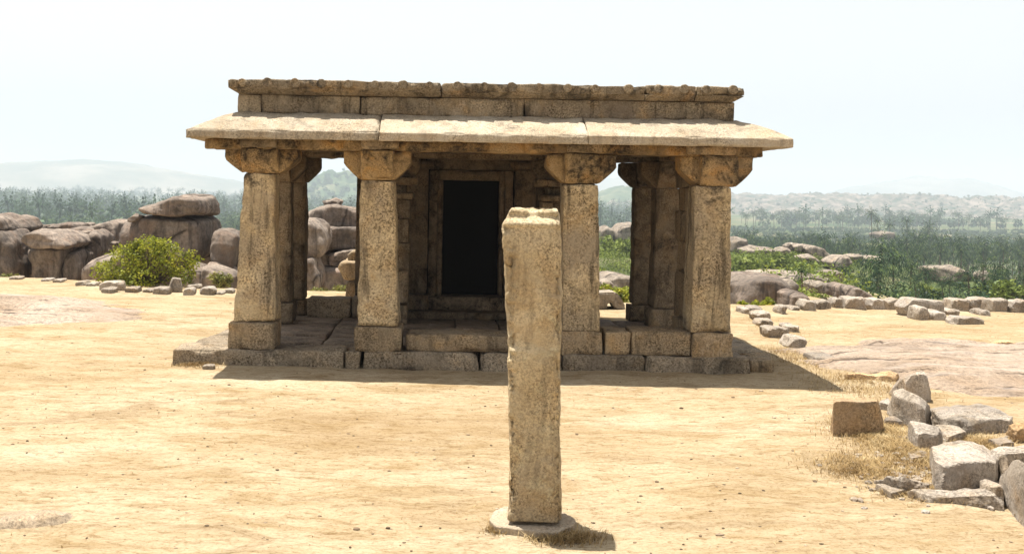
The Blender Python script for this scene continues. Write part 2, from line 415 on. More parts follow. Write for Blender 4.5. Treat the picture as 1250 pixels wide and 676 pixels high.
def sheet(name, x0, x1, y0, y1, cell, hf, mat):
    xs = np.arange(x0, x1+cell, cell); ys = np.arange(y0, y1+cell, cell)
    X, Y = np.meshgrid(xs, ys); Z = hf(X.ravel(), Y.ravel())
    nx = len(xs); i = np.arange(len(ys)-1)[:, None]*nx+np.arange(nx-1)[None, :]
    Q = np.stack([i, i+1, i+nx+1, i+nx], -1).reshape(-1, 4)
    o = mesh_obj(name, np.stack([X.ravel(), Y.ravel(), Z], 1), Q, mat); tag(o, kind='structure'); return o
def rock_sheet_h(cx, cy, rx, ry, hgt, rot=0, seed=0):
    def f(x, y):
        dx, dy = x-cx, y-cy; c, s = math.cos(rot), math.sin(rot)
        a, b_ = dx*c+dy*s, -dx*s+dy*c
        P = np.stack([x, y, x*0], 1)
        d = (np.abs(a/rx)**2.6+np.abs(b_/ry)**2.6) + .35*fbm(P, .8, 4, seed)
        st = fbm(np.stack([x*.5+y*.2, y*1.8, x*0], 1), 1.3, 4, seed+3)
        lay = np.round(st*3)/3*.03
        crack = -np.exp(-(fbm(np.stack([x*.6, y*2.4, x*0], 1), 1.0, 3, seed+8)/.025)**2)*.025
        return terrain(x, y)+np.clip((1-d)*2.2, -1, 1)*hgt*.55+np.where(d < 1, lay+crack+fbm(P, 5, 3, seed+5)*.006, 0)-.012
    return f
# flat granite right of the pavilion and the pale one at the left edge
sheet('rock_sheet', 3.55, 11.5, 8.4, 15.5, .055, rock_sheet_h(7.35, 11.0, 3.45, 2.05, .14, -.12, 3), M['sheet'])
sheet('rock_sheet', -10.5, -3.0, 11.4, 18.2, .06, rock_sheet_h(-6.9, 14.1, 2.9, 1.7, .12, -.25, 13), M['sheet'])

sheet('rock_sheet', -2.75, -1.65, 5.15, 5.8, .02, rock_sheet_h(-2.25, 5.47, .36, .15, .03, .1, 23), M['footing'])
def bump_hill(name, Y0, X0, w, d, hpx, mat, seed, cells=(160, 60), lump=.25, base=-30, prof=None, rough=2.0):
    """hill with its crest hpx above the camera's horizon at distance Y0"""
    xs = np.linspace(X0-w, X0+w, cells[0]); ys = np.linspace(Y0-d, Y0+d, cells[1])
    X, Y = np.meshgrid(xs, ys); x, y = X.ravel(), Y.ravel()
    top = H+hpx*Y0/F-base
    P = np.stack([x, y, x*0], 1)
    if prof is None: px_ = np.exp(-((x-X0)/w*1.9)**2)
    else: px_ = np.interp((x-X0)/w, prof[0], prof[1])
    e = np.clip(1-((x-X0)/w)**2, 0, 1)**.4*np.clip(1-((y-Y0)/d)**2, 0, 1)
    z = base+top*px_*e*(1+lump*fbm(P, 5/w, 5, seed))+fbm(P, .045, 4, seed+4, .6)*rough-3
    nx = len(xs); i = np.arange(len(ys)-1)[:, None]*nx+np.arange(nx-1)[None, :]
    Q = np.stack([i, i+1, i+nx+1, i+nx], -1).reshape(-1, 4)
    o = mesh_obj(name, np.stack([x, y, z], 1), Q, mat); tag(o, kind='structure'); return np.stack([x, y, z], 1)
bump_hill('hills', 3300, -1150, 850, 500, 29, M['mountain'], 1, prof=([-1, -.75, -.5, -.2, -.02, .25, .6, 1], [.55, .68, .72, .93, 1, .93, .55, .15]), lump=.06)
RIDGEV = bump_hill('hills', 1700, 850, 1100, 480, 2, M['ridge'], 2, cells=(620, 200), lump=.22, rough=5.0, prof=([-1, -.6, -.3, 0, .3, .6, 1], [.6, .85, 1, .92, 1.0, .9, .8]))
HILLV = bump_hill('hills', 1500, -155, 170, 260, 15, M['foresthill'], 3, lump=.2, prof=([-1, -.4, .05, .5, 1], [.2, .8, 1.02, .8, .2]))
bump_hill('hills', 1350, 820, 260, 200, -9, M['ridge'], 8, cells=(300, 150), lump=.3, rough=4.0, prof=([-1, -.5, 0, .5, 1], [.5, .8, 1.0, .9, .5]))
bump_hill('hills', 4200, 1900, 800, 400, 24, M['mountain'], 5, lump=.15)
bump_hill('hills', 4200, 560, 800, 400, 20, M['mountain'], 6, lump=.15)
bump_hill('hills', 1600, 290, 260, 220, 8, M['foresthill'], 7, lump=.2)

# ------------------------------------------------------------------ the pavilion
ZP = .17
root = empty('stone_pavilion', (.35, 10.3, 0))
tag(root, 'small open stone pavilion with square pillars, sloping eave and dark doorway', 'pavilion')
def part(name, VQ, mat, parent=None, label=None):
    o = mesh_obj(name, VQ[0], VQ[1], mat, parent=parent or root)
    if label: o['label'] = label
    return o
sd = [0]
def S():
    sd[0] += 1; return sd[0]
def blk(x0, x1, y0, y1, z0, z1, **kw):
    kw.setdefault('seed', S()); j = kw.pop('jit', .004)
    return hexa(jitter8(box8(x0, x1, y0, y1, z0, z1), j, kw['seed']), **kw)
def xat(px, py, Y): return W(px, py, Y).x
# plinth course along the front
YF = 10.27
for (a, b_, dz, dy, zb) in ((211, 419.5, 0, 0, -.05), (420.5, 440, 0, .005, -.05), (443, 584, -.005, .015, -.03), (588, 686, -.01, .05, -.05), (688, 787.5, 0, .01, -.05), (788.5, 917, 0, 0, -.05)):
    part('plinth_block', blk(xat(a, 440, YF), xat(b_, 440, YF), YF+dy, YF+.5, zb, ZP+dz, r=.022, cell=.03, amp=.007, chip=.03, wave=.012), M['plinth'])
part('plinth_block', hexa([(2.98, 10.36, -.05), (3.24, 10.42, -.05), (3.34, 10.95, -.05), (3.0, 10.9, -.05), (2.985, 10.37, .13), (3.22, 10.43, .12), (3.34, 10.95, .12), (3.0, 10.9, .13)], r=.02, cell=.03, amp=.006, chip=.025, seed=S()), M['block'])
part('plinth_block', hexa([(2.72, 10.8, -.05), (3.32, 10.98, -.05), (3.2, 13.1, -.05), (2.72, 13.1, -.05), (2.72, 10.8, .155), (3.30, 10.98, .14), (3.15, 13.1, .15), (2.72, 13.1, .16)], r=.02, cell=.05, amp=.006, chip=.02, seed=S()), M['plinth'])
part('plinth_block', hexa([(-2.6, 10.79, -.05), (-2.0, 10.79, -.05), (-2.0, 13.2, -.05), (-2.3, 13.2, -.05), (-2.58, 10.79, .15), (-2.0, 10.79, .16), (-2.0, 13.2, .16), (-2.3, 13.2, .14)], r=.02, cell=.05, amp=.008, chip=.03, seed=S()), M['plinth'])
# floor slabs
fx = [-1.985, -1.25, -.52, .12, .62, 1.35, 2.05, 2.705]
fy = [10.79, 11.35, 12.0, 12.55, 13.25]
for a in range(len(fx)-1):
    for c in range(len(fy)-1):
        rr = random.Random(a*9+c)
        part('floor_slab', blk(fx[a]+.006+rr.uniform(0, .01), fx[a+1]-.006, fy[c]+.006+rr.uniform(0, .01), fy[c+1]-.006, 0, ZP+rr.uniform(-.012, .004), r=.012, cell=.07, amp=.004, chip=.012, wave=.006, jit=.008), M['floor'])
# pillars -----------------------------------------------------------------
def capital_mesh(cx, cy, w, z0, z1, ext, fext, seed):
    """cross-shaped bracket capital: four arms whose undersides slope in to the shaft"""
    hw = w/2; zm = z0+(z1-z0)*.56; out = []
    k = dict(cell=.035, r=.014, amp=.005, chip=.014, wave=.007)
    out.append(hexa(box8(cx-hw*.96, cx+hw*.96, cy-hw*.96, cy+hw*.96, z0, z1-.002), seed=seed, **k))
    for sx, sy, e in ((1, 0, ext), (-1, 0, ext), (0, -1, fext), (0, 1, ext)):
        e = e*(1+.08*math.sin(seed*3.1+sx*2+sy)); aw = hw*(.90 if sx else 1.0)
        if sx: xa, xb = sorted((cx+sx*hw*.6, cx+sx*(hw+e))); C = box8(xa, xb, cy-aw, cy+aw, z0+.004, z1-.004)
        else: ya, yb = sorted((cy+sy*hw*.6, cy+sy*(hw+e))); C = box8(cx-aw, cx+aw, ya, yb, z0+.004, z1-.004)
        V, Q = hexa(C, seed=seed+7+int(sx*2+sy), **k)
        t = np.clip((V[:, 2]-z0)/(zm-z0), 0, 1); kk = np.where(t < 1, .12+.88*(1-(1-t)**1.15), 1)
        ax_ = 0 if sx else 1; c0 = (cx if sx else cy); sg = sx or sy
        o_ = (V[:, ax_]-c0)*sg; V[:, ax_] = c0+sg*np.where(o_ > hw*.9, hw*.9+(o_-hw*.9)*kk, o_)
        out.append((V, Q))
    return join(out)
def pillar(cx_t, cx_b, wt, wb, y0, dep, zb0, zb1, zc0, zc1, bx0, bx1, capx, capw, ext, matS, matC, matB, notch=False, plain=False, fext=.10):
    sds = S()
    cyb = y0+dep/2
    tb, tt = (dep*.5-.02), (dep*.5-.045)
    C = [(cx_b-wb/2, cyb-tb, zb1), (cx_b+wb/2, cyb-tb, zb1), (cx_b+wb/2, cyb+tb, zb1), (cx_b-wb/2, cyb+tb, zb1),
         (cx_t-wt/2, cyb-tt, zc0), (cx_t+wt/2, cyb-tt, zc0), (cx_t+wt/2, cyb+tt, zc0), (cx_t-wt/2, cyb+tt, zc0)]
    p = part('pillar', hexa(C, cell=.026, r=.014, amp=.0055, chip=.022, wave=.009, freq=14, seed=sds), matS)
    part('pillar_base', blk(bx0, bx1, y0-.012, y0+dep+.02, zb0, zb1-.004, r=.014, cell=.035, amp=.005, chip=.02, wave=.006), matB, p)
    part('capital', capital_mesh(capx, cyb, capw, zc0+.004, zc1, ext, fext, sds), matC, p)
    return p
def X_(px, py, Y): return xat(px, py, Y)
YP = 10.33
# front row, measured left to right
pillar((X_(296, 214, YP)+X_(332, 214, YP))/2, (X_(284, 390, YP)+X_(334, 390, YP))/2, .30, .41, YP+.05, .42, ZP-.01, .42, 1.875, 2.12, X_(278, 410, YP), X_(334, 410, YP), X_(316.5, 195, YP), .355, .175, M['pillar'], M['capital'], M['block'])
pillar((X_(441, 224, YP)+X_(480, 224, YP))/2, (X_(436, 395, YP)+X_(487, 395, YP))/2, .32, .405, YP, .42, ZP-.01, .405, 1.82, 2.116, X_(432, 415, YP), X_(490, 415, YP), X_(460, 200, YP), .32, .165, M['pillar'], M['capital'], M['block'])
pillar((X_(690, 230, YP)+X_(731, 230, YP))/2, (X_(687, 400, YP)+X_(732, 400, YP))/2, .335, .36, YP, .42, ZP-.01, .397, 1.82, 2.116, X_(686, 415, YP), X_(736, 415, YP), X_(711, 205, YP), .325, .175, M['pillar'], M['capital'], M['block'])
pillar((X_(850, 232, YP)+X_(893, 232, YP))/2, (X_(845, 402, YP)+X_(894, 402, YP))/2, .345, .39, YP, .44, ZP-.01, .40, 1.816, 2.118, X_(845, 418, YP), X_(895, 418, YP), X_(878, 210, YP), .35, .175, M['pillar'], M['capital'], M['block'])
# second row and back corners
YB = 12.38
for cx in (-1.99, -.66, 1.33, 2.60):
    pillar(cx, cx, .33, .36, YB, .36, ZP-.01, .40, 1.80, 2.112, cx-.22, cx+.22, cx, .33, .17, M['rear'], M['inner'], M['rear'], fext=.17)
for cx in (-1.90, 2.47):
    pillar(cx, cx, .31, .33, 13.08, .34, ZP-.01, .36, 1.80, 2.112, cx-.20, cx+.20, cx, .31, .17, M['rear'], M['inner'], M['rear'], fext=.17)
for z0_, z1_, y1_, xi in ((ZP, .44, 11.47, 2.43), (.443, .93, 11.45, 2.455), (.933, 1.24, 11.36, 2.47), (1.243, 1.56, 11.44, 2.45), (1.563, 1.80, 11.36, 2.46), (1.803, 2.11, 11.44, 2.44)):
    part('pilaster', blk(xi, 2.74, 10.71, y1_, z0_, z1_, r=.01, cell=.035, amp=.005, chip=.02, wave=.01), M['block'])
# step and seat blocks between the front pillars
part('step_block', blk(X_(495, 420, 10.40), X_(689, 420, 10.40), 10.36, 10.80, ZP-.005, .335, r=.022, cell=.03, amp=.006, chip=.03, wave=.01), M['block'])
part('seat_block', blk(X_(738.5, 420, 10.35), X_(770.5, 420, 10.35), 10.35, 10.80, ZP-.003, .392, r=.016, cell=.03, amp=.005, chip=.02), M['block'])
part('seat_block', blk(X_(771.5, 420, 10.35), X_(843, 420, 10.35), 10.345, 10.80, ZP-.003, .395, r=.016, cell=.03, amp=.005, chip=.02), M['block'])
# low wall at the back left
part('low_wall', blk(-1.68, -1.15, 12.92, 13.3, ZP-.01, .40, r=.014, cell=.04, amp=.004, chip=.015), M['plinth'])
part('low_wall', blk(-1.14, -.6, 12.93, 13.3, ZP-.01, .405, r=.014, cell=.04, amp=.004, chip=.015), M['plinth'])
# beams ------------------------------------------------------------------
def beam(x0, x1, y0, y1, z0, z1, mat, **kw):
    part('beam', blk(x0, x1, y0, y1, z0, z1, r=.012, cell=.045, amp=.005, chip=.02, wave=.008, **kw), mat)
bx = [X_(250, 174, YP), X_(313, 178, YP), X_(463, 178, YP), X_(711, 183, YP), X_(872, 186, YP), X_(932, 188, YP)]
for k in range(5):
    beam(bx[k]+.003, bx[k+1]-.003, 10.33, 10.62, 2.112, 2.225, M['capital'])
for (a, b_) in ((291, 336), (440, 487), (693, 736), (841, 902)):      # beam ends over the capitals
    part('beam_end', blk(X_(a, 178, 10.2), X_(b_, 178, 10.2), 10.215, 10.34, 2.125, 2.215, r=.012, cell=.03, amp=.005, chip=.02), M['block'])
for cx in (-1.84, -.66, 1.33, 2.60):                                   # beams running back
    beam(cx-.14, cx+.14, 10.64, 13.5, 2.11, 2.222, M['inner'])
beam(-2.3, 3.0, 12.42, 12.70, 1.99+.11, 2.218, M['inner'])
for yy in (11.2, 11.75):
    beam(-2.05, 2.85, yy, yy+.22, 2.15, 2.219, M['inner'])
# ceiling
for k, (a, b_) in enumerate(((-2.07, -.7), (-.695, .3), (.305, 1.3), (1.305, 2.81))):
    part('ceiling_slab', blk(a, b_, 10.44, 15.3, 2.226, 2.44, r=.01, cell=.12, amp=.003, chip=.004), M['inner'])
for xa, xb, za, zb in ((-.98, -.33, 1.79, 1.875), (-.95, -.40, 1.63, 1.70), (1.03, 1.66, 1.795, 1.88), (1.09, 1.60, 1.63, 1.705)):
    part('bracket', blk(xa, xb, 12.2, 12.75, za, zb, r=.012, cell=.04, amp=.004, chip=.02), M['rear'])
for cx, s_ in ((-.66, 1), (1.33, -1)):
    for k, (za, zb, e) in enumerate(((.43, .80, 0), (.803, 1.12, .012), (1.123, 1.40, -.005), (1.403, 1.62, .01))):
        xa, xb = sorted((cx+s_*.10, cx+s_*(.225+e))); part('pilaster', blk(xa, xb, 12.30, 12.62, za, zb, r=.01, cell=.035, amp=.005, chip=.02), M['rear'])
# inner carved bench blocks seen behind the second row
for cx, s_ in ((-.66, 1), (1.33, -1)):
    for z0, z1, e in ((.40, .52, .10), (1.28, 1.36, .08), (1.44, 1.52, .14)):
        part('ledge', blk(cx-.19-e*.2, cx+.19+e*.2, 12.80, 13.10, z0, z1, r=.01, cell=.04, amp=.003, chip=.012), M['inner'])
    part('ledge', blk(cx-.17, cx+.17, 12.84, 13.10, .53, 1.27, r=.01, cell=.04, amp=.003, chip=.01), M['inner'])
# shrine wall with doorway
YW = 13.26; DX0, DX1, DZ0, DZ1 = -.055, .655, .435, 1.85
def wallp(x0, x1, y0, y1, z0, z1, name='wall', mat='inner'):
    part(name, blk(x0, x1, y0, y1, z0, z1, r=.01, cell=.06, amp=.005, chip=.012), M[mat])
wallp(-.8, 1.45, 12.98, 13.6, ZP-.01, .25, 'step')
wallp(-1.14, -.28, YW+.05, YW+.4, .255, 2.222)
wallp(.88, 1.84, YW+.05, YW+.4, .255, 2.222)
wallp(-.27, .87, YW+.05, YW+.4, 1.99, 2.222, 'wall')
wallp(-.22, -.12, YW-.02, YW+.3, .42, 1.985, 'door_frame'); wallp(-.115, DX0, YW+.02, YW+.3, .42, 1.86, 'door_frame')
wallp(.72, .82, YW-.02, YW+.3, .42, 1.985, 'door_frame'); wallp(DX1, .715, YW+.02, YW+.3, .42, 1.86, 'door_frame')
wallp(-.115, .715, YW+.0, YW+.3, DZ1+.013, 1.985, 'lintel')
wallp(-.22, .82, YW-.04, YW+.32, .252, DZ0-.02, 'threshold')
for x0, x1 in ((-.50, -.235), (.835, 1.10)):
    wallp(x0, x1, YW-.12, YW+.045, .45, 2.0, 'pilaster'); wallp(x0-.03, x1+.03, YW-.16, YW+.044, .253, .445, 'pilaster_base')
    wallp(x0-.06, x1+.06, YW-.15, YW+.044, 2.003, 2.10, 'bracket')
wallp(-1.14, -.86, YW+.41, 15.2, 0, 2.222); wallp(1.56, 1.84, YW+.41, 15.2, 0, 2.222); wallp(-.85, 1.55, 14.95, 15.2, 0, 2.222)
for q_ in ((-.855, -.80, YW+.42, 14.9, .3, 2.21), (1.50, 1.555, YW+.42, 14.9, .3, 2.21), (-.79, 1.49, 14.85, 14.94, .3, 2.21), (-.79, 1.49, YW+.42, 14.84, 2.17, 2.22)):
    part('shade_lining', blk(*q_, cell=.2), M['dark'])  # black lining added inside the walls so the doorway reads as shade
part('chamber_floor', blk(-.85, 1.55, YW+.41, 14.94, 0, .3, cell=.2), M['dark'])  # floor coloured near black, chamber shade put into its colour
# eave -------------------------------------------------------------------
EXL, EXR, PXL, PXR, EY, PY = -2.46, 3.24, -2.08, 2.82, 9.97, 10.45
zt_o, zb_o, zt_i, zb_i = 2.272, 2.19, 2.475, 2.228
ej = [None, (X_(464.5, 150, 10.2),)*2, (X_(715, 152, 10.2),)*2, None]
def eave_front(x0o, x0i, x1o, x1i, dz=0):
    """two lengths of slope: a shallow upper and a steeper lower, as one slab"""
    ym = EY+.34*(PY-EY)/.48; f = (ym-EY)/(PY-EY); zt_m = zt_o+(zt_i-zt_o)*f+.012
    C = [(x0o, EY, zb_o), (x1o, EY, zb_o), (x1i, PY, zb_i), (x0i, PY, zb_i), (x0o, EY, zt_o+dz), (x1o, EY, zt_o+dz), (x1i, PY, zt_i+dz), (x0i, PY, zt_i+dz)]
    V, Q = hexa(C, cell=.03, r=.013, amp=.004, chip=.012, wave=.006, seed=S())
    t = np.clip((V[:, 1]-EY)/(PY-EY), 0, 1)
    V[:, 2] += np.sin(t*math.pi)*.018*(V[:, 2] > zb_o+.04)
    return V, Q
part('eave_slab', eave_front(EXL, PXL, ej[1][0]-.0025, ej[1][1]-.0025), M['eave'])
part('eave_slab', eave_front(ej[1][0]+.0025, ej[1][1]+.0025, ej[2][0]-.0025, ej[2][1]-.0025, -.002), M['eave'])
part('eave_slab', eave_front(ej[2][0]+.0035, ej[2][1]+.0035, EXR, PXR, .002), M['eave'])
for (xo, xi) in ((EXL, PXL), (EXR, PXR)):
    ya, yb = EY+.004, 13.65
    if xo < xi: C = [(xo, ya, zb_o), (xi, PY+.004, zb_i), (xi, yb, zb_i), (xo, yb, zb_o), (xo, ya, zt_o), (xi, PY+.004, zt_i), (xi, yb, zt_i), (xo, yb, zt_o)]
    else: C = [(xi, PY+.004, zb_i), (xo, ya, zb_o), (xo, yb, zb_o), (xi, yb, zb_i), (xi, PY+.004, zt_i), (xo, ya, zt_o), (xo, yb, zt_o), (xi, yb, zt_i)]
    part('eave_slab', hexa(C, cell=.07, r=.013, amp=.004, chip=.014, seed=S()), M['eave'])
# parapet course and cornice ----------------------------------------------
pj = [290, 319, 439, 640, 897]
for k in range(4):
    part('parapet_block', blk(X_(pj[k]+.4, 126+k*3, PY), X_(pj[k+1]-.4, 126+k*3, PY), PY, PY+.3, 2.455, 2.645, r=.009, cell=.03, amp=.0035, chip=.014, wave=.005), M['parapet'])
for (xa, xb) in ((-2.08, -1.8), (2.54, 2.82)):
    part('parapet_block', blk(xa, xb, PY+.305, 15.2, 2.455, 2.643, r=.009, cell=.09, amp=.003, chip=.012), M['parapet'])
part('parapet_block', blk(-1.79, 2.53, 14.9, 15.2, 2.455, 2.642, r=.009, cell=.12, amp=.003, chip=.012), M['parapet'])
part('roof_slab', blk(-1.79, 2.53, PY+.305, 14.89, 2.445, 2.56, r=.01, cell=.15, amp=.004), M['parapet'])
YCN = 10.33
part('cornice_core', blk(-2.0, 2.74, YCN+.1, YCN+.44, 2.66, 2.76, cell=.1, amp=.002), M['parapet'])
cj = [278, 539, 789, 850, 910]; bosses = [296, 327, 360, 392, 425, 458, 492, 524, 558, 591, 625, 658, 693, 726, 767, 804, 835, 862, 895]
for k in range(4):
    xa, xb = X_(cj[k]+.5, 108, YCN), X_(cj[k+1]-.5, 108, YCN); dz = (0, -.004, .003, .002)[k]
    il, ir = (.09 if k == 0 else 0), (.09 if k == 3 else 0)
    up = hexa(box8(xa, xb, YCN, YCN+.5, 2.695+dz, 2.785+dz), cell=.025, r=.014, amp=.005, chip=.03, wave=.005, seed=S())
    lo = hexa([(xa+il, YCN+.085, 2.648), (xb-ir, YCN+.085, 2.648), (xb-ir, YCN+.45, 2.648), (xa+il, YCN+.45, 2.648), (xa, YCN+.004, 2.70), (xb, YCN+.004, 2.70), (xb, YCN+.46, 2.70), (xa, YCN+.46, 2.70)], cell=.03, r=.006, amp=.003, chip=.006, seed=S())
    cb = part('cornice_block', join([up, lo]), M['parapet'])
    for b_ in bosses:
        if cj[k] < b_ < cj[k+1]:
            cx = X_(b_, 104, YCN); rr = random.Random(b_); rad = .045*rr.uniform(.85, 1.1); parts = []
            V, Fc = ico(4); A = V.copy()
            # squat disc: rounded front, flat sides
            rho = np.sqrt(A[:, 0]**2+A[:, 2]**2); k_ = np.maximum(rho, np.abs(A[:, 1])); A = A/k_[:, None]
            rho2 = np.minimum(np.sqrt(A[:, 0]**2+A[:, 2]**2), 1)
            A[:, 1] *= .055; A[:, 0] *= rad; A[:, 2] *= rad*.95
            A = A+np.array([cx, YCN+.026, 2.752+dz]); A += V*fbm(A, 22, 3, b_)[:, None]*.006
            part('boss', (A, Fc), M['parapet'], cb)
for xa, xb in ((-2.15, -1.7), (2.44, 2.88)):
    part('cornice_block', blk(xa, xb, YCN+.505, 15.3, 2.648, 2.783, r=.012, cell=.09, amp=.004, chip=.02), M['parapet'])

# ------------------------------------------------------------------ monolith in front
def monolith():
    rt = empty('standing_stone', (.455, 5.66, 0))
    tag(rt, 'tall rough square granite post standing on a flat stone before the pavilion', 'stone post')
    z0, z1 = .03, 1.655
    w, d = .275, .27; cx0, cx1 = .495, .464
    V, Q = hexa(box8(-w/2, w/2, -d/2, d/2, z0, z1), cell=.011, r=.012, amp=.0, chip=0, wave=0)
    zz = (V[:, 2]-z0)/(z1-z0)
    # outline (left and right edges, from the base up)
    Lk = np.interp(V[:, 2], [0, .5, .88, .93, .95, 1.2, 1.45, 1.57, 1.60, 1.66], [0, .005, .0, .004, -.006, -.012, -.022, -.03, -.012, .02])
    Rk = np.interp(V[:, 2], [0, .4, .93, 1.2, 1.5, 1.6, 1.66], [0, -.006, -.004, .006, .004, -.002, -.015])
    sx_ = (V[:, 0]/(w/2)); V[:, 0] += np.where(sx_ < 0, -sx_*Lk, sx_*Rk)
    P = V.copy()
    fr = V[:, 1] < -d/2+.02; 
    # collar groove and ridge under the top of the front
    g_ = np.interp(V[:, 2], [1.53, 1.555, 1.575, 1.60, 1.615, 1.64, 1.66], [0, 0, -.014, .018, .045, .030, .06])
    V[:, 1] += np.where(V[:, 1] < 0, g_, -g_*.6)
    st = np.where(V[:, 2] < .93, -.008, 0); V[:, 1] += np.where(fr, st, 0)
    nrm = np.stack([np.where(np.abs(P[:, 0]) > w/2-.011, np.sign(P[:, 0]), 0), np.where(np.abs(P[:, 1]) > d/2-.011, np.sign(P[:, 1]), 0), np.where(P[:, 2] > z1-.01, 1, 0)], 1)
    nl = np.linalg.norm(nrm, axis=1, keepdims=True); nrm = nrm/np.maximum(nl, 1)
    e = np.minimum.reduce([np.sort(np.stack([w/2-np.abs(P[:, 0]), d/2-np.abs(P[:, 1]), z1-P[:, 2]], 1), axis=1)[:, 1]])
    ne = np.exp(-(e/.03)**2)
    n = fbm(P, 26, 4, 2)*.0035+fbm(P, 6, 3, 4)*.006
    chipn = np.maximum(0, fbm(P*np.array([1, 1, 1.5]), 11, 4, 6)+.10)*.05*ne
    left = np.exp(-((P[:, 0]+w/2)/.05)**2)
    chipn *= (.85+.7*left)
    V += nrm*(n-chipn)[:, None]
    V[:, 0] += cx0+(cx1-cx0)*zz; V[:, 1] += 0
    a = R(5); c, s = math.cos(a), math.sin(a)
    x, y = V[:, 0]-cx0, V[:, 1]
    V[:, 0] = cx0+x*c+y*s; V[:, 1] = 5.665-x*s*(-1)*(-1)+y*c
    mesh_obj('post', V, Q, M['monolith'], parent=rt)
    pts = [G(597, 632, .012), G(604, 641, .014), G(628, 643, .012), G(655, 648, .014), G(678, 649, .012), G(701, 640, .012), G(703, 633, .012), G(690, 626, .012), G(618, 617, .012), G(676, 616, .012), G(602, 622, .012)]
    pts = pts+[Vector((p.x, p.y, -.08)) for p in pts]
    V, Q = hull_rock(pts, p=60, sub=5, amp=.007, freq=9, seed=4, ridge=.5)
    mesh_obj('foot_slab', V, Q, M['footing'], parent=rt)
monolith()

# ------------------------------------------------------------------ stones
def z4(x, y): return 900+x/2.503, 350+y/2.503
def fg(label, tops, bases=(), mat='rubble', p=60, amp=.009, freq=6, seed=0, group='broken blocks beside the flat granite', sub=6):
    pts = []
    for (x, y, h) in tops:
        q = G(*z4(x, y), h); pts.append(q); pts.append(Vector((q.x, q.y, -.05)))
    for (x, y) in bases:
        q = G(*z4(x, y), 0); pts.append(q); pts.append(Vector((q.x, q.y, -.05)))
    return rock_obj('broken_block', pts, M[mat], label, 'stone block', group, p=150 if p > 30 else p*5, amp=amp, freq=freq, seed=seed, sub=sub, ridge=.9, cuts=7)
fg('squarish reddish brown block standing alone on the dry grass left of the pile', [(293, 350, .26), (443, 352, .25), (300, 338, .25), (436, 340, .25)], [(285, 440), (292, 452), (435, 450), (446, 440)], 'redstone', seed=1, p=30)
fg('tilted grey block with a dark right face right of the reddish brown block', [(478, 310, .27), (512, 303, .29), (575, 345, .24), (560, 352, .22)], [(455, 385), (475, 395), (580, 405), (600, 382), (470, 372)], seed=2)
fg('dark sided wedge stone at the back of the pile against the flat granite', [(490, 285, .14), (515, 272, .22), (566, 252, .27), (582, 262, .26)], [(460, 325), (520, 340), (578, 350), (594, 345)], seed=3)
fg('broad pale slab lying flat at the top of the stone pile', [(590, 372, .13), (740, 345, .14), (835, 378, .15), (838, 395, .14), (700, 408, .13), (620, 402, .1)], [(585, 385), (610, 425), (700, 440), (790, 444), (832, 420)], seed=4, p=14, amp=.02)
fg('small pale topped block leaning left of the biggest block', [(528, 408, .17), (562, 405, .19), (628, 432, .15), (612, 452, .13), (545, 440, .15)], [(515, 470), (530, 488), (600, 478)], seed=5)
fg('biggest grey block in the middle of the stone pile', [(590, 482, .22), (640, 470, .23), (738, 465, .22), (792, 522, .20), (790, 530, .19), (608, 548, .19)], [(592, 520), (606, 575), (640, 588), (770, 578), (795, 550)], seed=6, p=28, amp=.014)
fg('grey slab at the right picture edge beside the biggest block', [(765, 495, .15), (800, 485, .17), (900, 482, .18), (905, 500, .17), (790, 515, .15)], [(790, 555), (850, 560), (900, 555)], seed=7)
fg('upright leaning slab at the lower right picture edge', [(855, 515, .34), (880, 530, .36), (910, 560, .36), (800, 580, .16), (840, 600, .17)], [(790, 610), (850, 640), (905, 650)], seed=8, p=20)
fg('small pointed stone in front of the biggest block', [(735, 552, .14), (745, 568, .12), (650, 590, .06), (690, 560, .11)], [(637, 598), (665, 606), (738, 604)], seed=9)
fg('long low ragged stone at the lower left of the pile', [(468, 575, .11), (500, 580, .11), (575, 600, .07), (420, 592, .05), (540, 590, .09)], [(388, 605), (440, 618), (500, 622), (590, 612)], seed=10, p=14, amp=.03, freq=7)
fg('long flat slab lying lowest in front of the stone pile', [(520, 618, .06), (600, 603, .10), (740, 608, .12), (815, 618, .12), (812, 630, .12), (600, 640, .06)], [(498, 628), (560, 650), (700, 668), (790, 672), (815, 650)], seed=11, p=16, amp=.018)
fg('small flat stone tucked behind the lowest long slab', [(742, 588, .16), (765, 583, .17), (812, 606, .15), (790, 612, .14)], [(738, 612), (800, 625)], seed=12)
fg('dark stone cut off by the picture edge below the leaning slab', [(862, 625, .12), (890, 618, .14), (905, 650, .13)], [(850, 665), (905, 690)], seed=13)
fg('rounded brown rock behind the pile at the picture edge', [(820, 412, .14), (850, 405, .15), (900, 420, .15), (850, 440, .11)], [(812, 455), (850, 475), (900, 480)], 'redstone', seed=14, p=10, amp=.03)
fg('pale flat stone between the broad slab and the biggest block', [(765, 462, .06), (820, 452, .07), (850, 470, .06), (800, 480, .05)], [(760, 485), (840, 490)], seed=15)
fg('low brown ledge stone at the front edge of the flat granite', [(328, 268, .05), (380, 262, .07), (440, 258, .08), (495, 262, .07), (480, 272, .06)], [(330, 280), (400, 288), (490, 288)], 'redstone', seed=16, p=12, amp=.02)

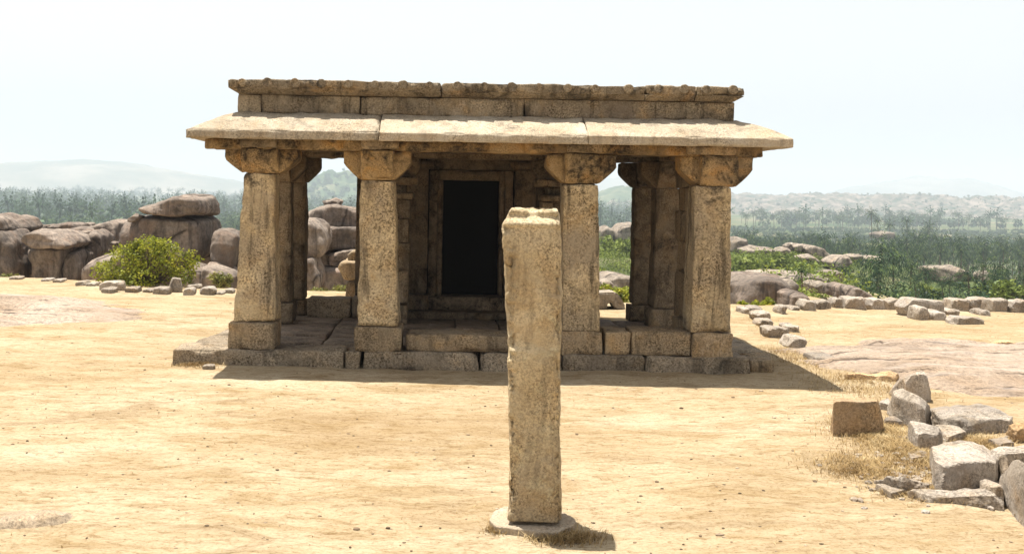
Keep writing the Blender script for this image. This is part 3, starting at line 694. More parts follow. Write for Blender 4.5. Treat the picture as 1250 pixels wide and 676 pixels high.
fg('flat grey slab wedged between the broad pale slab and the small leaning block', [(605, 418, .07), (660, 420, .08), (700, 440, .07), (640, 455, .06)], [(600, 450), (650, 468), (705, 455)], seed=17)
fg('thin slab lying just left of the long lowest slab', [(425, 600, .05), (470, 596, .06), (520, 612, .06), (470, 625, .05)], [(420, 618), (470, 636), (525, 628)], seed=18)
fg('small dark angular stone between the reddish block and the tilted block', [(452, 398, .07), (478, 392, .08), (505, 408, .06)], [(448, 415), (480, 424), (508, 418)], seed=19)
fg('narrow slab leaning on the right side of the biggest block', [(800, 505, .19), (822, 512, .18), (838, 570, .08), (812, 575, .07)], [(798, 585), (838, 592)], seed=20)
fg('flat light slab half buried in grass below the small leaning block', [(520, 500, .04), (575, 496, .05), (585, 515, .04), (530, 522, .04)], [(515, 522), (585, 530)], seed=21)
fg('low stone behind the tilted block touching the wedge stone', [(430, 352, .06), (462, 338, .08), (475, 360, .06)], [(428, 370), (470, 378)], seed=22)

def ground_stone(name, x0, x1, y0, y1, label, cat, group, seed, mat='rubble', h=0.0, depth=None, p=16, amp=.015, sub=4, sq=.75, freq=6, n=8):
    """stone whose foot is on the ground where its lower edge shows"""
    b_ = G((x0+x1)/2, y1, 0); Y = b_.y
    for _ in range(3):
        g_ = tz(b_.x, Y); u, v = uv((x0+x1)/2, y1); Y = (H-g_)*F/v
    sc = Y/F; w = (x1-x0)*sc; dep = depth or w*.7
    rr = random.Random(seed)
    poly = auto_poly(x0, x1, y0, y1, seed, n, sq)
    pts = []
    Pw = [W(x, y, Y+dep*.3) for x, y in poly]
    c = sum(Pw, Vector())/len(Pw)
    for q in Pw:
        for yy, k in ((Y, .85), (Y+dep*.3, 1.0), (Y+dep, .8)):
            a = c+(q-c)*k
            pts.append(Vector((a.x+rr.uniform(-.05, .05)*w, yy, q.z if q.z < c.z else q.z-rr.uniform(0, .2)*(q.z-c.z)-(0 if yy == Y+dep*.3 else .05*(q.z-c.z)))))
            if q.z < c.z: pts.append(Vector((a.x, yy, g_-.04)))
    return rock_obj(name, pts, M[mat], label, cat, group, p=p*5, amp=amp, freq=freq, seed=seed, sub=sub, ridge=.8, cuts=5)
# broken kerb running back from the pile to the pavilion's corner
for k, (a, b_, c, d, lab) in enumerate([
    (45, 100, 72, 104, 'farthest pale stone of the broken kerb behind the pavilion corner'),
    (55, 110, 98, 122, 'second pale kerb stone from the far end of the broken kerb'),
    (78, 160, 117, 156, 'dark fronted kerb stone in the middle of the broken kerb'),
    (140, 192, 114, 138, 'flat brownish slab just right of the broken kerb'),
    (140, 212, 148, 188, 'kerb stone with grass at its foot where the kerb meets the flat granite'),
    (222, 300, 205, 236, 'thin layered stone at the near end of the broken kerb')]):
    x0, y0 = z4(a, c); x1, y1 = z4(b_, d)
    ground_stone('kerb_stone', x0, x1, y0, y1, lab, 'kerb stone', 'stones of the broken kerb', 40+k, depth=.45, p=16, amp=.02)
rowlab = ['tiny pale stone at the left start of the far row of blocks', 'pale stone right of the low green bushes behind the pavilion', 'small upright stone next to the pale one behind the bushes', 'low flat stone between two uprights in the far row',
 'grey stone fourth from the left start of the far row', 'square grey block behind the kerb in the far row', 'narrow block before the long pale one in the far row', 'long pale rough block of the far row left of the white cube',
 'white cube shaped block in the far row', 'pale block right of the white cube in the far row', 'large slanting block lying before the far row', 'small pointed pale stone leaning on the large slanting block', 'low stone right of the small pointed stone',
 'flat pale stone behind the low stones of the far row', 'flat slab lying in front of the far row on the straw', 'sloping topped block left of the two dark cubes', 'first of the two dark cubes in the far row', 'second of the two dark cubes in the far row',
 'pale topped block at the right picture edge in the far row', 'little brown stone at the foot of the first dark cube']
row = [(8, 35, 62, 82), (30, 77, 56, 82), (125, 147, 54, 84), (150, 192, 58, 72), (192, 236, 38, 73), (232, 286, 40, 69), (285, 319, 30, 65), (318, 395, 30, 68), (395, 446, 33, 70), (446, 511, 33, 68), (488, 640, 30, 90),
       (538, 584, 55, 102), (585, 640, 72, 102), (620, 673, 65, 86), (645, 752, 88, 116), (641, 703, 35, 72), (705, 764, 30, 74), (765, 826, 33, 76), (826, 900, 35, 78), (730, 770, 66, 88)]
for k, (a, b_, c, d) in enumerate(row):
    x0, y0 = z4(a, c); x1, y1 = z4(b_, d)
    ground_stone('row_stone', x0, x1, y0, y1, rowlab[k], 'stone', 'blocks along the far edge of the terrace', 70+k, depth=.4 if k != 14 else .3, p=26 if k in (8, 15, 16, 17, 18) else 15, amp=.018, sq=.95 if k in (8, 15, 16, 17, 18, 5) else .7, n=8)
x0, y0 = z4(790, 165); x1, y1 = z4(850, 187)
ground_stone('row_stone', x0, x1, y0, y1, 'lone little brown stone on the straw beyond the flat granite', 'stone', None, 99, mat='redstone')
def z1(x, y): return x/3.38, 180+y/3.38
lrow = [(40, 92, 528, 546, 'small grey stone farthest left under the boulders'), (85, 142, 515, 532, 'flat pale stone at the foot of the leftmost boulders'), (165, 216, 538, 553, 'thin flat stone left of the first gap in the left row'), (220, 268, 540, 558, 'thin stone before the square boulder'),
        (310, 366, 548, 573, 'white faced stone left of the long grey block'), (360, 402, 555, 573, 'small pale stone touching the long grey block'), (405, 516, 548, 590, 'long grey block left of the green bush'), (420, 476, 576, 598, 'flat stone lying before the long grey block'),
        (515, 576, 573, 598, 'pale stone right of the long grey block under the bush'), (590, 632, 580, 598, 'small rounded pale stone under the middle of the bush'), (630, 702, 572, 606, 'dark stone left of the white upright one'), (755, 806, 575, 609, 'grey stone right of the white upright one'),
        (768, 832, 563, 582, 'flat pale stone on the rubble right of the bush'), (826, 892, 572, 608, 'largest pale stone of the rubble near the pavilion'), (890, 926, 590, 606, 'tiny pale stone near the pavilion'), (925, 968, 580, 603, 'pale stone closest to the pavilion in the left row')]
for k, (a, b_, c, d, lab) in enumerate(lrow):
    x0, y0 = z1(a, c); x1, y1 = z1(b_, d)
    ground_stone('row_stone', x0, x1, y0, y1, lab, 'stone', 'stones along the left edge of the terrace', 120+k, depth=.35, p=26 if k == 6 else 14, sq=.95 if k == 6 else .6)
ground_stone('row_stone', 246, 263, 444, 451, 'small grey stone wedged under the left end of the plinth', 'stone', None, 171, depth=.12)
# white upright angular stone by the bush
pts = [W(*z1(x, y), 17.2+dy) for x, y in ((712, 537), (745, 540), (738, 575), (752, 580), (748, 603), (702, 600), (698, 575)) for dy in (0, .25)]
rock_obj('row_stone', pts, M['rubble'], 'white angular stone standing upright at the foot of the bush', 'stone', p=26, amp=.01, freq=6, seed=8)

# ------------------------------------------------------------------ boulders on the left
def bould(poly, z, Y, depth, label, seed, mat='boulder', p=9, amp=.065, sub=5, kf=.84, ridge=.8, group='granite boulders piled left of the pavilion', freq=1.6, strata=.3, name='boulder'):
    P = [z(x, y) for x, y in poly]; mx, my = sum(a for a, b in P)/len(P), sum(b for a, b in P)/len(P); P = [(mx+(a-mx)*1.05, my+(b-my)*1.05) for a, b in P]; p = p*2.3
    return rock_obj(name, img_poly(P, Y, depth, kf), M[mat], label, 'boulder', group, p=p, amp=amp, freq=freq, seed=seed, sub=sub, strata=strata, ridge=ridge, cuts=6)
L = [
 ([(-40, 270), (20, 280), (58, 300), (70, 335), (40, 352), (-40, 360)], 24, 2.5, 'rounded boulder on top of the pile at the left picture edge', 10),
 ([(-60, 350), (40, 335), (85, 385), (98, 470), (92, 530), (-60, 540)], 23.6, 2.5, 'large round boulder at the left picture edge with grass before it', 8),
 ([(80, 370), (115, 358), (138, 400), (142, 480), (135, 530), (85, 530)], 24.6, 1.8, 'narrow boulder squeezed between the round one and the square one', 9),
 ([(108, 365), (135, 338), (230, 345), (310, 375), (330, 400), (300, 418), (160, 412), (125, 395)], 23.6, 2.6, 'flat capstone boulder resting on the square boulder', 9),
 ([(132, 415), (285, 410), (288, 480), (280, 560), (140, 545)], 24.0, 2.0, 'square grey boulder with a streaked vertical face', 16),
 ([(284, 425), (340, 418), (358, 445), (356, 520), (330, 562), (280, 560)], 24.2, 1.8, 'upright boulder right of the square grey boulder', 14),
 ([(66, 345), (110, 325), (165, 325), (170, 370), (110, 385), (70, 375)], 27, 2, 'low rock behind the narrow boulder', 9),
 ([(160, 325), (215, 315), (245, 328), (240, 350), (170, 350)], 29, 2, 'small rock behind the flat capstone', 9),
 ([(210, 330), (270, 310), (335, 312), (345, 360), (240, 365)], 28, 2, 'long rock rising behind the capstone', 9),
 ([(280, 345), (330, 320), (415, 322), (440, 350), (420, 395), (300, 390)], 27.5, 2, 'broad pale topped rock in the middle of the pile', 9),
 ([(305, 365), (345, 342), (375, 345), (378, 385), (340, 402), (312, 395)], 25.6, 1, 'egg shaped stone lodged above the upright boulder', 8),
 ([(350, 375), (395, 335), (432, 360), (440, 420), (425, 465), (370, 468), (350, 430)], 25.2, 1.6, 'rounded boulder with a pale cheek left of the bush', 8),
 ([(400, 322), (450, 303), (508, 308), (512, 360), (495, 395), (420, 390)], 26.6, 2.4, 'wide rock left of the great square boulder', 10),
 ([(438, 405), (465, 380), (492, 388), (495, 430), (445, 435)], 24.6, 1, 'small rock peeping over the left side of the bush', 8),
 ([(355, 470), (440, 440), (520, 430), (540, 520), (520, 590), (340, 570)], 23.5, 2, 'low dark rock behind the left half of the bush', 8),
 ([(512, 320), (540, 300), (600, 282), (830, 288), (868, 300), (872, 380), (850, 450), (640, 470), (512, 440)], 24, 3.2, 'great square boulder behind the bush carrying the long top stone', 14),
 ([(560, 246), (562, 258), (600, 232), (700, 203), (770, 205), (860, 200), (872, 232), (862, 278), (800, 286), (690, 278), (600, 276)], 23.8, 2.6, 'long smooth stone balanced on the great square boulder', 8),
 ([(532, 293), (560, 276), (582, 285), (570, 303), (535, 306)], 24.0, .8, 'small wedge stone under the left end of the balanced stone', 14),
 ([(848, 330), (872, 322), (888, 360), (880, 440), (850, 455)], 25, 1.5, 'thin slice of rock against the great square boulder', 12),
 ([(866, 420), (890, 345), (920, 338), (985, 362), (985, 500), (940, 495), (870, 455)], 23.4, 2, 'pale angular boulder beside the pavilion left pillar', 12),
 ([(835, 480), (880, 470), (985, 525), (985, 600), (850, 600), (826, 560)], 22.4, 2, 'low sloping rock under the pale angular boulder', 9),
 ([(500, 400), (900, 380), (990, 430), (990, 600), (500, 600)], 27.5, 2, 'shaded rock face closing the gaps behind the great square boulder', 12),
 ([(90, 400), (460, 380), (520, 480), (520, 580), (80, 580)], 28.5, 2, 'shaded rock mass behind the square grey boulder', 12),
 ([(740, 520), (790, 478), (840, 500), (856, 560), (830, 590), (745, 590)], 22.6, 1.4, 'grey rock behind the right side of the bush', 9),
]
for k, (poly, Y, d, lab, p) in enumerate(L):
    bould(poly, z1, Y, d, lab, 200+k, p=p)
def z8(x, y): return 350+x/2.815, 180+y/2.815
LG = 'granite boulders seen between the two left pillars'
for k, (poly, Y, d, lab, p) in enumerate([
 ([(-40, 270), (20, 245), (95, 240), (135, 275), (146, 330), (125, 372), (20, 375), (-40, 360)], 23, 2.2, 'smooth round boulder just right of the left pillars', 8),
 ([(60, 225), (110, 205), (170, 192), (215, 200), (300, 225), (300, 280), (160, 270), (70, 250)], 25.5, 3, 'broad ridge backed boulder on top between the left pillars', 9),
 ([(130, 186), (165, 178), (192, 184), (186, 200), (140, 200)], 26.5, .8, 'tiny stone perched on the ridge backed boulder', 9),
 ([(128, 268), (300, 275), (300, 345), (150, 348), (135, 320)], 24.6, 2, 'cracked block under the ridge backed boulder', 14),
 ([(130, 360), (200, 342), (300, 345), (300, 412), (190, 412), (135, 400)], 24.2, 2, 'pale streaked block in the middle between the left pillars', 12),
 ([(20, 380), (95, 375), (118, 430), (120, 480), (95, 520), (20, 520)], 22.6, 1.6, 'rounded stone standing lowest left between the pillars', 9),
 ([(112, 410), (300, 405), (300, 530), (120, 530)], 23.9, 2, 'dark shadowed boulder at the bottom of the gap', 12),
 ([(-40, 300), (320, 290), (320, 520), (-40, 520)], 27.2, 2, 'shaded rock behind the gap of the left pillars', 12)]):
    bould(poly, z8, Y, d, lab, 240+k, p=p, group=LG)
# stacked stones outside the low wall
st = empty('stacked_stones', (W(440, 362, 15.6).x, 15.8, 0)); tag(st, 'stone pedestal with a wide dish and a cap block beyond the low wall', 'pedestal')
def zz4(x, y): return 200+x/3.38, 260+y/3.38
for nm, poly, ya, yb in (('stem', ((752, 283), (870, 283), (870, 400), (752, 400)), 15.6, 16.2), ('dish', ((716, 225), (735, 200), (880, 200), (905, 225), (880, 278), (745, 278)), 15.4, 16.4), ('cap', ((757, 172), (775, 158), (860, 158), (868, 214), (760, 214)), 15.6, 16.2)):
    pts = [W(*zz4(x, y), ya) for x, y in poly]; pts += [Vector((q.x, yb, q.z)) for q in pts]
    if nm == 'stem': pts = pts+[Vector((q.x, q.y, -.03)) for q in pts]
    V, Q = hull_rock(pts, p=22, sub=4, amp=.015, freq=5, seed=3); mesh_obj(nm, V, Q, M['block'], parent=st)
# carved arch-backed stone beyond the right of the porch
def carved():
    out = [(95, 466), (140, 463), (172, 462), (190, 474), (205, 500), (216, 522), (212, 535), (178, 536), (166, 524), (160, 506), (150, 500), (143, 506), (138, 534), (95, 534)]
    P = [(700+x/3.38, 220+y/3.38) for x, y in out]; Yc = 15.9
    bm = bmesh.new(); vs = [bm.verts.new(W(x, y, Yc)) for x, y in P]; f = bm.faces.new(vs)
    r_ = bmesh.ops.extrude_face_region(bm, geom=[f]); bmesh.ops.translate(bm, vec=(0, .45, 0), verts=[g_ for g_ in r_['geom'] if isinstance(g_, bmesh.types.BMVert)])
    bmesh.ops.bevel(bm, geom=bm.edges[:], offset=.02, segments=2, affect='EDGES')
    bmesh.ops.recalc_face_normals(bm, faces=bm.faces[:])
    V = [v.co[:] for v in bm.verts]; Q = [[v.index for v in f.verts] for f in bm.faces]; bm.free()
    o = mesh_obj('carved_stone', V, Q, M['rubble'], loc=W(748, 379, Yc+.2), smooth=False); tag(o, 'curved carved stone with an arched notch seen through the right bay', 'carved stone')
carved()
# ------------------------------------------------------------------ boulders on the right
def z3(x, y): return 700+x/3.38, 220+y/3.38
def z2(x, y): return 950+x/3.38, 180+y/3.38
RG = 'boulders on the slope right of the pavilion'
for k, (zf, poly, Y, d, lab, p, mt) in enumerate([
 (z3, [(640, 420), (700, 398), (790, 392), (850, 400), (874, 425), (876, 525), (640, 535)], 22, 3, 'large dome backed boulder with a streaked front just right of the pavilion', 12, 'boulder'),
 (z3, [(872, 470), (900, 450), (945, 470), (945, 525), (872, 525)], 23, 1.5, 'round brown boulder right of the dome backed one', 8, 'boulder'),
 (z3, [(760, 395), (850, 388), (990, 392), (1020, 405), (990, 420), (860, 415)], 34, 4, 'long flat pale ledge rock above the dome backed boulder', 10, 'far_boulder'),
 (z2, [(-5, 530), (60, 522), (195, 535), (200, 552), (120, 562), (0, 555)], 40, 4, 'flat pale rock shelf left of the near palms', 10, 'far_boulder'),
 (z3, [(640, 250), (670, 232), (715, 245), (720, 290), (640, 300)], 95, 5, 'pale boulder left of the far tree clump beside the pillar', 9, 'far_boulder'),
 (z3, [(700, 285), (760, 272), (838, 288), (835, 318), (710, 318)], 92, 6, 'long low rock above the far tree clump', 9, 'far_boulder'),
 (z2, [(96, 415), (125, 395), (180, 412), (202, 445), (190, 466), (130, 462)], 88, 5, 'largest sloping boulder on the far rock heap', 12, 'far_boulder'),
 (z2, [(48, 405), (75, 393), (98, 402), (92, 430), (55, 428)], 89, 3, 'square boulder on top of the far rock heap', 10, 'far_boulder'),
 (z2, [(30, 405), (45, 396), (55, 405), (52, 422), (34, 422)], 89, 2, 'smallest stone of the far rock heap', 9, 'far_boulder'),
 (z2, [(-10, 425), (20, 412), (50, 420), (60, 440), (0, 445)], 88, 3, 'flat pale rock at the left of the far rock heap', 9, 'far_boulder'),
 (z2, [(90, 450), (140, 445), (170, 470), (150, 492), (95, 480)], 84, 3, 'grey rock at the foot of the far rock heap', 9, 'far_boulder'),
 (z2, [(205, 470), (240, 446), (290, 446), (305, 475), (270, 492), (215, 492)], 82, 3, 'round brown rock between the heap and the near palms', 8, 'far_boulder'),
 (z2, [(290, 448), (345, 440), (350, 460), (300, 464)], 90, 3, 'flat pale rock behind the near palms', 9, 'far_boulder'),
 (z2, [(198, 515), (240, 505), (262, 520), (255, 550), (205, 555)], 44, 2, 'dark edged slab leaning left of the near palms', 14, 'far_boulder'),
 (z2, [(28, 600), (60, 588), (112, 612), (118, 640), (90, 660), (28, 658)], 21, 1.6, 'round brown boulder behind the first stones of the far row', 8, 'boulder'),
 (z2, [(18, 560), (50, 545), (75, 565), (68, 592), (22, 590)], 27, 1.6, 'small grey boulder above the round brown one', 9, 'far_boulder'),
 (z2, [(138, 565), (175, 550), (202, 565), (198, 602), (145, 600)], 30, 1.6, 'pale split rock above the far row', 12, 'far_boulder'),
 (z2, [(256, 580), (275, 565), (310, 570), (368, 605), (372, 628), (262, 622)], 22, 2, 'smooth brown wedge boulder right behind the far row', 10, 'boulder'),
 (z2, [(350, 455), (390, 444), (432, 455), (425, 485), (355, 482)], 110, 4, 'pale rock showing between the near palm crowns', 9, 'far_boulder'),
 (z2, [(640, 500), (690, 490), (730, 505), (720, 535), (650, 540)], 70, 4, 'pale boulder in the gap between the palms', 9, 'far_boulder'),
 (z2, [(700, 500), (745, 492), (785, 515), (775, 550), (700, 560)], 68, 4, 'second pale boulder in the gap between the palms', 9, 'far_boulder'),
 (z2, [(860, 520), (905, 515), (912, 550), (860, 552)], 70, 3, 'small pale rock among the right palms', 9, 'far_boulder'),
 (z2, [(405, 355), (440, 345), (478, 352), (475, 378), (410, 376)], 300, 10, 'far pale rock showing in the palm grove', 9, 'far_boulder'),
 (z3, [(100, 395), (160, 388), (250, 400), (255, 440), (100, 440)], 34, 3, 'pale rock shelf seen through the right bay', 9, 'far_boulder'),
 (z3, [(100, 410), (140, 405), (165, 425), (150, 445), (100, 445)], 31, 2, 'small pale rock before the shelf in the right bay', 9, 'far_boulder'),
 (z3, [(105, 205), (135, 188), (165, 205), (162, 245), (105, 245)], 130, 6, 'left pale boulder above the trees in the right bay', 9, 'far_boulder'),
 (z3, [(160, 210), (200, 178), (262, 176), (262, 245), (165, 245)], 130, 8, 'right pale boulder above the trees in the right bay', 9, 'far_boulder')]):
    sc_ = Y/25.0
    bould(poly, zf, Y, d, lab, 300+k, mat=mt, p=p, amp=.05*sc_**.8, freq=1.6/sc_**.8, group=RG, sub=4 if Y > 40 else 5)
# rock footing below hanging boulders is the slope itself

# ------------------------------------------------------------------ foliage
def foliage(n, lobes, leaf, seed, shell=.55, up=.3):
    rg = np.random.default_rng(seed)
    L_ = np.array(lobes, float); vol = L_[:, 3]*L_[:, 4]*L_[:, 5]; pick = rg.choice(len(L_), n, p=vol**.7/(vol**.7).sum())
    d = rg.normal(size=(n, 3)); d /= np.linalg.norm(d, axis=1, keepdims=True)
    rad = shell+(1-shell)*rg.random(n)**.6; rad *= 1+.18*fbm(d*2.5+pick[:, None]*5.0, 1.2, 3, seed)
    c = L_[pick, :3]+d*L_[pick, 3:6]*rad[:, None]
    # drop whole patches so that gaps show
    keep = fbm(c, 1.8/np.mean(L_[:, 3]), 3, seed+3) > -.42; c = c[keep]; d = d[keep]; n = len(c)
    a = d*.6+rg.normal(size=(n, 3))*.7; a[:, 2] += up; a /= np.linalg.norm(a, axis=1, keepdims=True)
    t = np.cross(a, rg.normal(size=(n, 3))); t /= np.linalg.norm(t, axis=1, keepdims=True)
    b_ = np.cross(a, t); s = leaf*(.6+.8*rg.random(n))[:, None]
    V = np.stack([c-t*s, c-b_*s*.45, c+t*s, c+b_*s*.45], 1).reshape(-1, 3)
    Q = np.arange(len(V)).reshape(-1, 4)
    return V, Q
def tube(path, radii, k=7):
    V = []; Q = []
    for i, (p, r) in enumerate(zip(path, radii)):
        p = Vector(p); t = (Vector(path[min(i+1, len(path)-1)])-Vector(path[max(i-1, 0)])).normalized()
        a = t.orthogonal().normalized(); b_ = t.cross(a)
        for j in range(k):
            an = 2*math.pi*j/k; V.append((p+a*math.cos(an)*r+b_*math.sin(an)*r)[:])
    for i in range(len(path)-1):
        for j in range(k): Q.append([i*k+j, i*k+(j+1) % k, (i+1)*k+(j+1) % k, (i+1)*k+j])
    return np.array(V), Q
def branches(lobes, r0, seed, base=(0, 0, 0), per=3):
    rr = random.Random(seed); out = []
    for l in lobes:
        for _ in range(per):
            e = Vector((l[0]+rr.uniform(-.6, .6)*l[3], l[1]+rr.uniform(-.6, .6)*l[4], l[2]+rr.uniform(-.3, .6)*l[5]))
            b0 = Vector(base); m_ = b0.lerp(e, .5)+Vector((rr.uniform(-.1, .1), rr.uniform(-.1, .1), -.05))*l[3]
            out.append(tube([b0, m_, e], [r0, r0*.6, r0*.2], 5))
    return join(out)
# the near bush
bc = W(180, 353, 18.4); bc.z = tz(bc.x, bc.y)
sb = 18.4/F
lob = []
for (px, py, rx, rz) in ((135, 332, 24, 17), (160, 315, 26, 22), (182, 308, 24, 23), (208, 310, 26, 22), (232, 318, 17, 17), (222, 336, 24, 15), (180, 335, 34, 18), (150, 342, 24, 12), (196, 298, 18, 12), (168, 300, 14, 10)):
    q = W(px, py, 18.5)-bc; lob.append((q.x, .0+random.uniform(-.25, .3), q.z, rx*sb*.92, rx*sb*1.0, rz*sb*.92))
rb = empty('bush', bc); tag(rb, 'wide yellow green bush before the great square boulder', 'bush')
V, Q = foliage(8500, lob, .029, 5, shell=.3); mesh_obj('crown', V+np.array(bc), Q, M['bush'], parent=rb, smooth=False)
V, Q = branches(lob, .022, 4, per=5); mesh_obj('stem', V+np.array(bc), Q, M['bark'], parent=rb)
# low bright bushes
def small_bush(px0, px1, py0, py1, Y, label, seed, n=900, leaf=.03, mat='bush', name='bush', group=None, tilt=0):
    q = W((px0+px1)/2, py1, Y); g_ = tz(q.x, q.y); s = Y/F
    z1_ = W((px0+px1)/2, py0, Y).z; z0_ = min(q.z, g_) if q.z > g_ else q.z
    w = (px1-px0)*s; h = z1_-q.z; lb = []; rr = random.Random(seed); k = max(2, int(w/h*2)+2)
    for i in range(k):
        f = (i+.5)/k; lb.append(((f-.5)*w*.85, rr.uniform(-.2, .2)*w, h*rr.uniform(.28, .66), w/k*rr.uniform(.8, 1.15), w/k*1.1, h*rr.uniform(.3, .42)))
    lb.append((0, 0, h*.25, w*.42, w*.3, h*.25))
    r = empty(name, (q.x, q.y, q.z)); tag(r, label, 'tree' if name == 'tree' else 'bush', group)
    V, Q = foliage(n, lb, leaf, seed, shell=.4); mesh_obj('crown', V+np.array(q), Q, M[mat], parent=r, smooth=False)
    fz = min(0, g_-q.z)
    V, Q = branches(lb, max(.012, h*.03), seed, per=2, base=(0, 0, 0)); 
    if fz < -.02:
        V2, Q2 = tube([(0, 0, fz-.1), (0, 0, .02)], [max(.03, h*.07), max(.02, h*.05)]); V, Q = join([(V, Q), (V2, Q2)])
    mesh_obj('trunk' if name == 'tree' else 'stem', V+np.array(q), Q, M['bark'], parent=r)
small_bush(899, 925, 366, 379, 18.6, 'low bright green bush at the foot of the dome backed boulder', 21, leaf=.03)
small_bush(920, 948, 363, 378, 18.9, 'low bright green bush just left of the first far row stones', 22, leaf=.03)
small_bush(732, 773, 345, 368, 24, 'sunlit yellow green bush behind the carved stone', 23, n=1500, leaf=.04)
small_bush(0, 26, 334, 340, 19.9, 'faded little weed patch by the leftmost stones', 24, n=300, leaf=.03, mat='weed')
small_bush(256, 284, 330, 352, 19.5, 'brownish scrub between the bush rubble and the left pillar', 25, n=900, leaf=.03, mat='weed')
small_bush(376, 404, 349, 362, 19, 'thin yellow weeds at the left of the gap between the left pillars', 26, n=500, leaf=.03, mat='weed')
small_bush(405, 440, 345, 362, 19.2, 'thin green weeds behind the stone pedestal', 27, n=500, leaf=.03, mat='weed')
tree_specs = [(893, 925, 306, 340, 'pale green tree immediately right of the pavilion'), (915, 945, 312, 342, 'bushy tree second from the pavilion'), (936, 972, 304, 338, 'roundest tree of the clump below the far rock heap'), (965, 1000, 312, 340, 'spreading tree below the far rock heap'),
              (990, 1022, 316, 340, 'light green tree next to the round brown rock'), (1022, 1052, 312, 345, 'light green tree just left of the tallest near palms'), (948, 962, 322, 344, 'small tree in front of the clump')]
for k, (a, b_, c, d, lab) in enumerate(tree_specs):
    small_bush(a, b_, c, d, 78+3*k, lab, 30+k, n=1500, leaf=.15, mat='tree', name='tree', group='trees of the clump below the rock heap')
for k, (a, b_, c, d, lab) in enumerate([(726, 756, 286, 330, 'left tree seen through the right bay'), (748, 782, 284, 332, 'right tree seen through the right bay'), (1216, 1262, 336, 366, 'olive green tree at the right picture edge behind the row'),
                                         (1120, 1150, 345, 366, 'small dark tree behind the slanting block'), (1190, 1222, 342, 366, 'olive bush tree among the right palms')]):
    small_bush(a, b_, c, d, (100, 96, 48, 60, 56)[k], lab, 50+k, n=1800, leaf=(.17, .17, .09, .1, .1)[k], mat='tree', name='tree')

# palms ---------------------------------------------------------------------
def palm_meshes(seed, hgt=8.0, nf=22, seg=7, lite=False, lw=1.0, droop=0):
    rr = random.Random(seed); V = []; Q = []
    top = Vector((rr.uniform(-.6, .6), rr.uniform(-.6, .6), hgt))
    for i in range(nf):
        az = 2*math.pi*i*.618+rr.uniform(-.2, .2); el = 1.35-1.95*(i/nf)+rr.uniform(-.15, .15); Lf = rr.uniform(3.1, 3.9)
        p = top.copy(); d = Vector((math.cos(az)*math.cos(el), math.sin(az)*math.cos(el), math.sin(el)))
        sd_ = Vector((-math.sin(az), math.cos(az), 0)); prev = p.copy()
        for s_ in range(seg):
            t = (s_+.5)/seg; st_ = Lf/seg
            d = (d+Vector((0, 0, -.13-.13*t-droop))).normalized(); q = prev+d*st_
            ll = lw*math.sin(math.pi*(.12+.82*t))**.7
            dn = d.cross(sd_).normalized()
            for sg in (-1, 1):
                tipb = sd_*sg*ll*rr.uniform(.3, .6)+d*ll*.55-Vector((0, 0, 1))*ll*rr.uniform(.45, .95)
                n0 = len(V); w_ = st_*(.38 if not lite else .8)
                V.extend([prev[:], (prev+d*w_)[:], (prev+d*w_*.7+tipb)[:], (prev+d*w_*.15+tipb*.96)[:]]); Q.append([n0, n0+1, n0+2, n0+3])
            prev = q
    path = [(0, 0, -1.5), (top.x*.1, top.y*.1, hgt*.3), (top.x*.5, top.y*.5, hgt*.7), top[:]]
    tv, tq = tube(path, [.22, .17, .14, .12], 6)
    return (np.array(V), Q), (tv, tq), hgt
protos = []; near_protos = []
def mk(name, V, Q, mat):
    me = bpy.data.meshes.new(name); me.from_pydata(np.asarray(V).tolist(), [], [list(map(int, q)) for q in Q]); me.update(); me.materials.append(mat); return me
for s_ in range(4):
    (cv, cq), (tv, tq), _ = palm_meshes(60+s_, 8.0+s_*.4, lw=.85)
    protos.append((mk('palm_crown', cv, cq, M['palm']), mk('palm_trunk', tv, tq, M['bark'])))
for s_ in range(3):
    (cv, cq), (tv, tq), _ = palm_meshes(90+s_, 5.2, nf=23, seg=8, lw=.6, droop=.05)
    near_protos.append((mk('palm_crown', cv, cq, M['palm']), mk('palm_trunk', tv, tq, M['bark'])))
npalm = 0
def palm(x, y, sc, label, group, z=None, wide=1.0, near=False):
    global npalm
    me = near_protos[npalm % 3] if near else protos[npalm % 4]; npalm += 1
    r = bpy.data.objects.new('palm_tree', None); COL.objects.link(r); r.location = (x, y, tz(x, y) if z is None else z); r.scale = (sc*wide, sc*wide, sc); r.rotation_euler = (0, 0, random.uniform(0, 6.28))
    tag(r, label, 'palm tree', group)
    for nm, m_ in (('crown', me[0]), ('trunk', me[1])):
        o = bpy.data.objects.new(nm, m_); COL.objects.link(o); o.parent = r
    return r
def palm_at(px, pytop, Y, label, group=None):
    q = W(px, pytop, Y); g_ = tz(q.x, q.y); hh = max(1.1, q.z-g_); palm(q.x, q.y, hh/7.0, label, group, g_, .86, True)
near = [(1063, 306, 64, 'near palm at the left of the tallest three'), (1091, 299, 62, 'tallest near palm with a full dark crown'), (1112, 310, 64, 'near palm at the right of the tallest three'), (1074, 326, 56, 'short palm in front of the tallest three'), (1130, 322, 66, 'near palm right of the tallest three with drooping fronds'),
        (1033, 320, 62, 'palm beside the light green tree'), (980, 342, 30, 'little palm in front of the flat rock shelf'), (1184, 320, 62, 'near palm above the slanting block at the right'), (1200, 312, 66, 'taller palm behind the right near palm'), (1170, 340, 54, 'low palm under the pale boulders at the right'),
        (1226, 325, 66, 'near palm toward the right picture edge'), (1246, 318, 68, 'near palm cut by the right picture edge'), (1152, 338, 56, 'low palm left of the right near palms'), (1046, 338, 54, 'low palm by the flat rock shelf'), (1210, 338, 56, 'low palm behind the dark cubes'),
        (1098, 336, 54, 'low palm beneath the tallest near palm'), (1120, 338, 55, 'low palm beneath the drooping near palm'), (1240, 340, 57, 'low palm in front of the palm cut by the edge')]
for px, py, Y, lab in near: palm_at(px, py, Y, lab)
rq = random.Random(77)
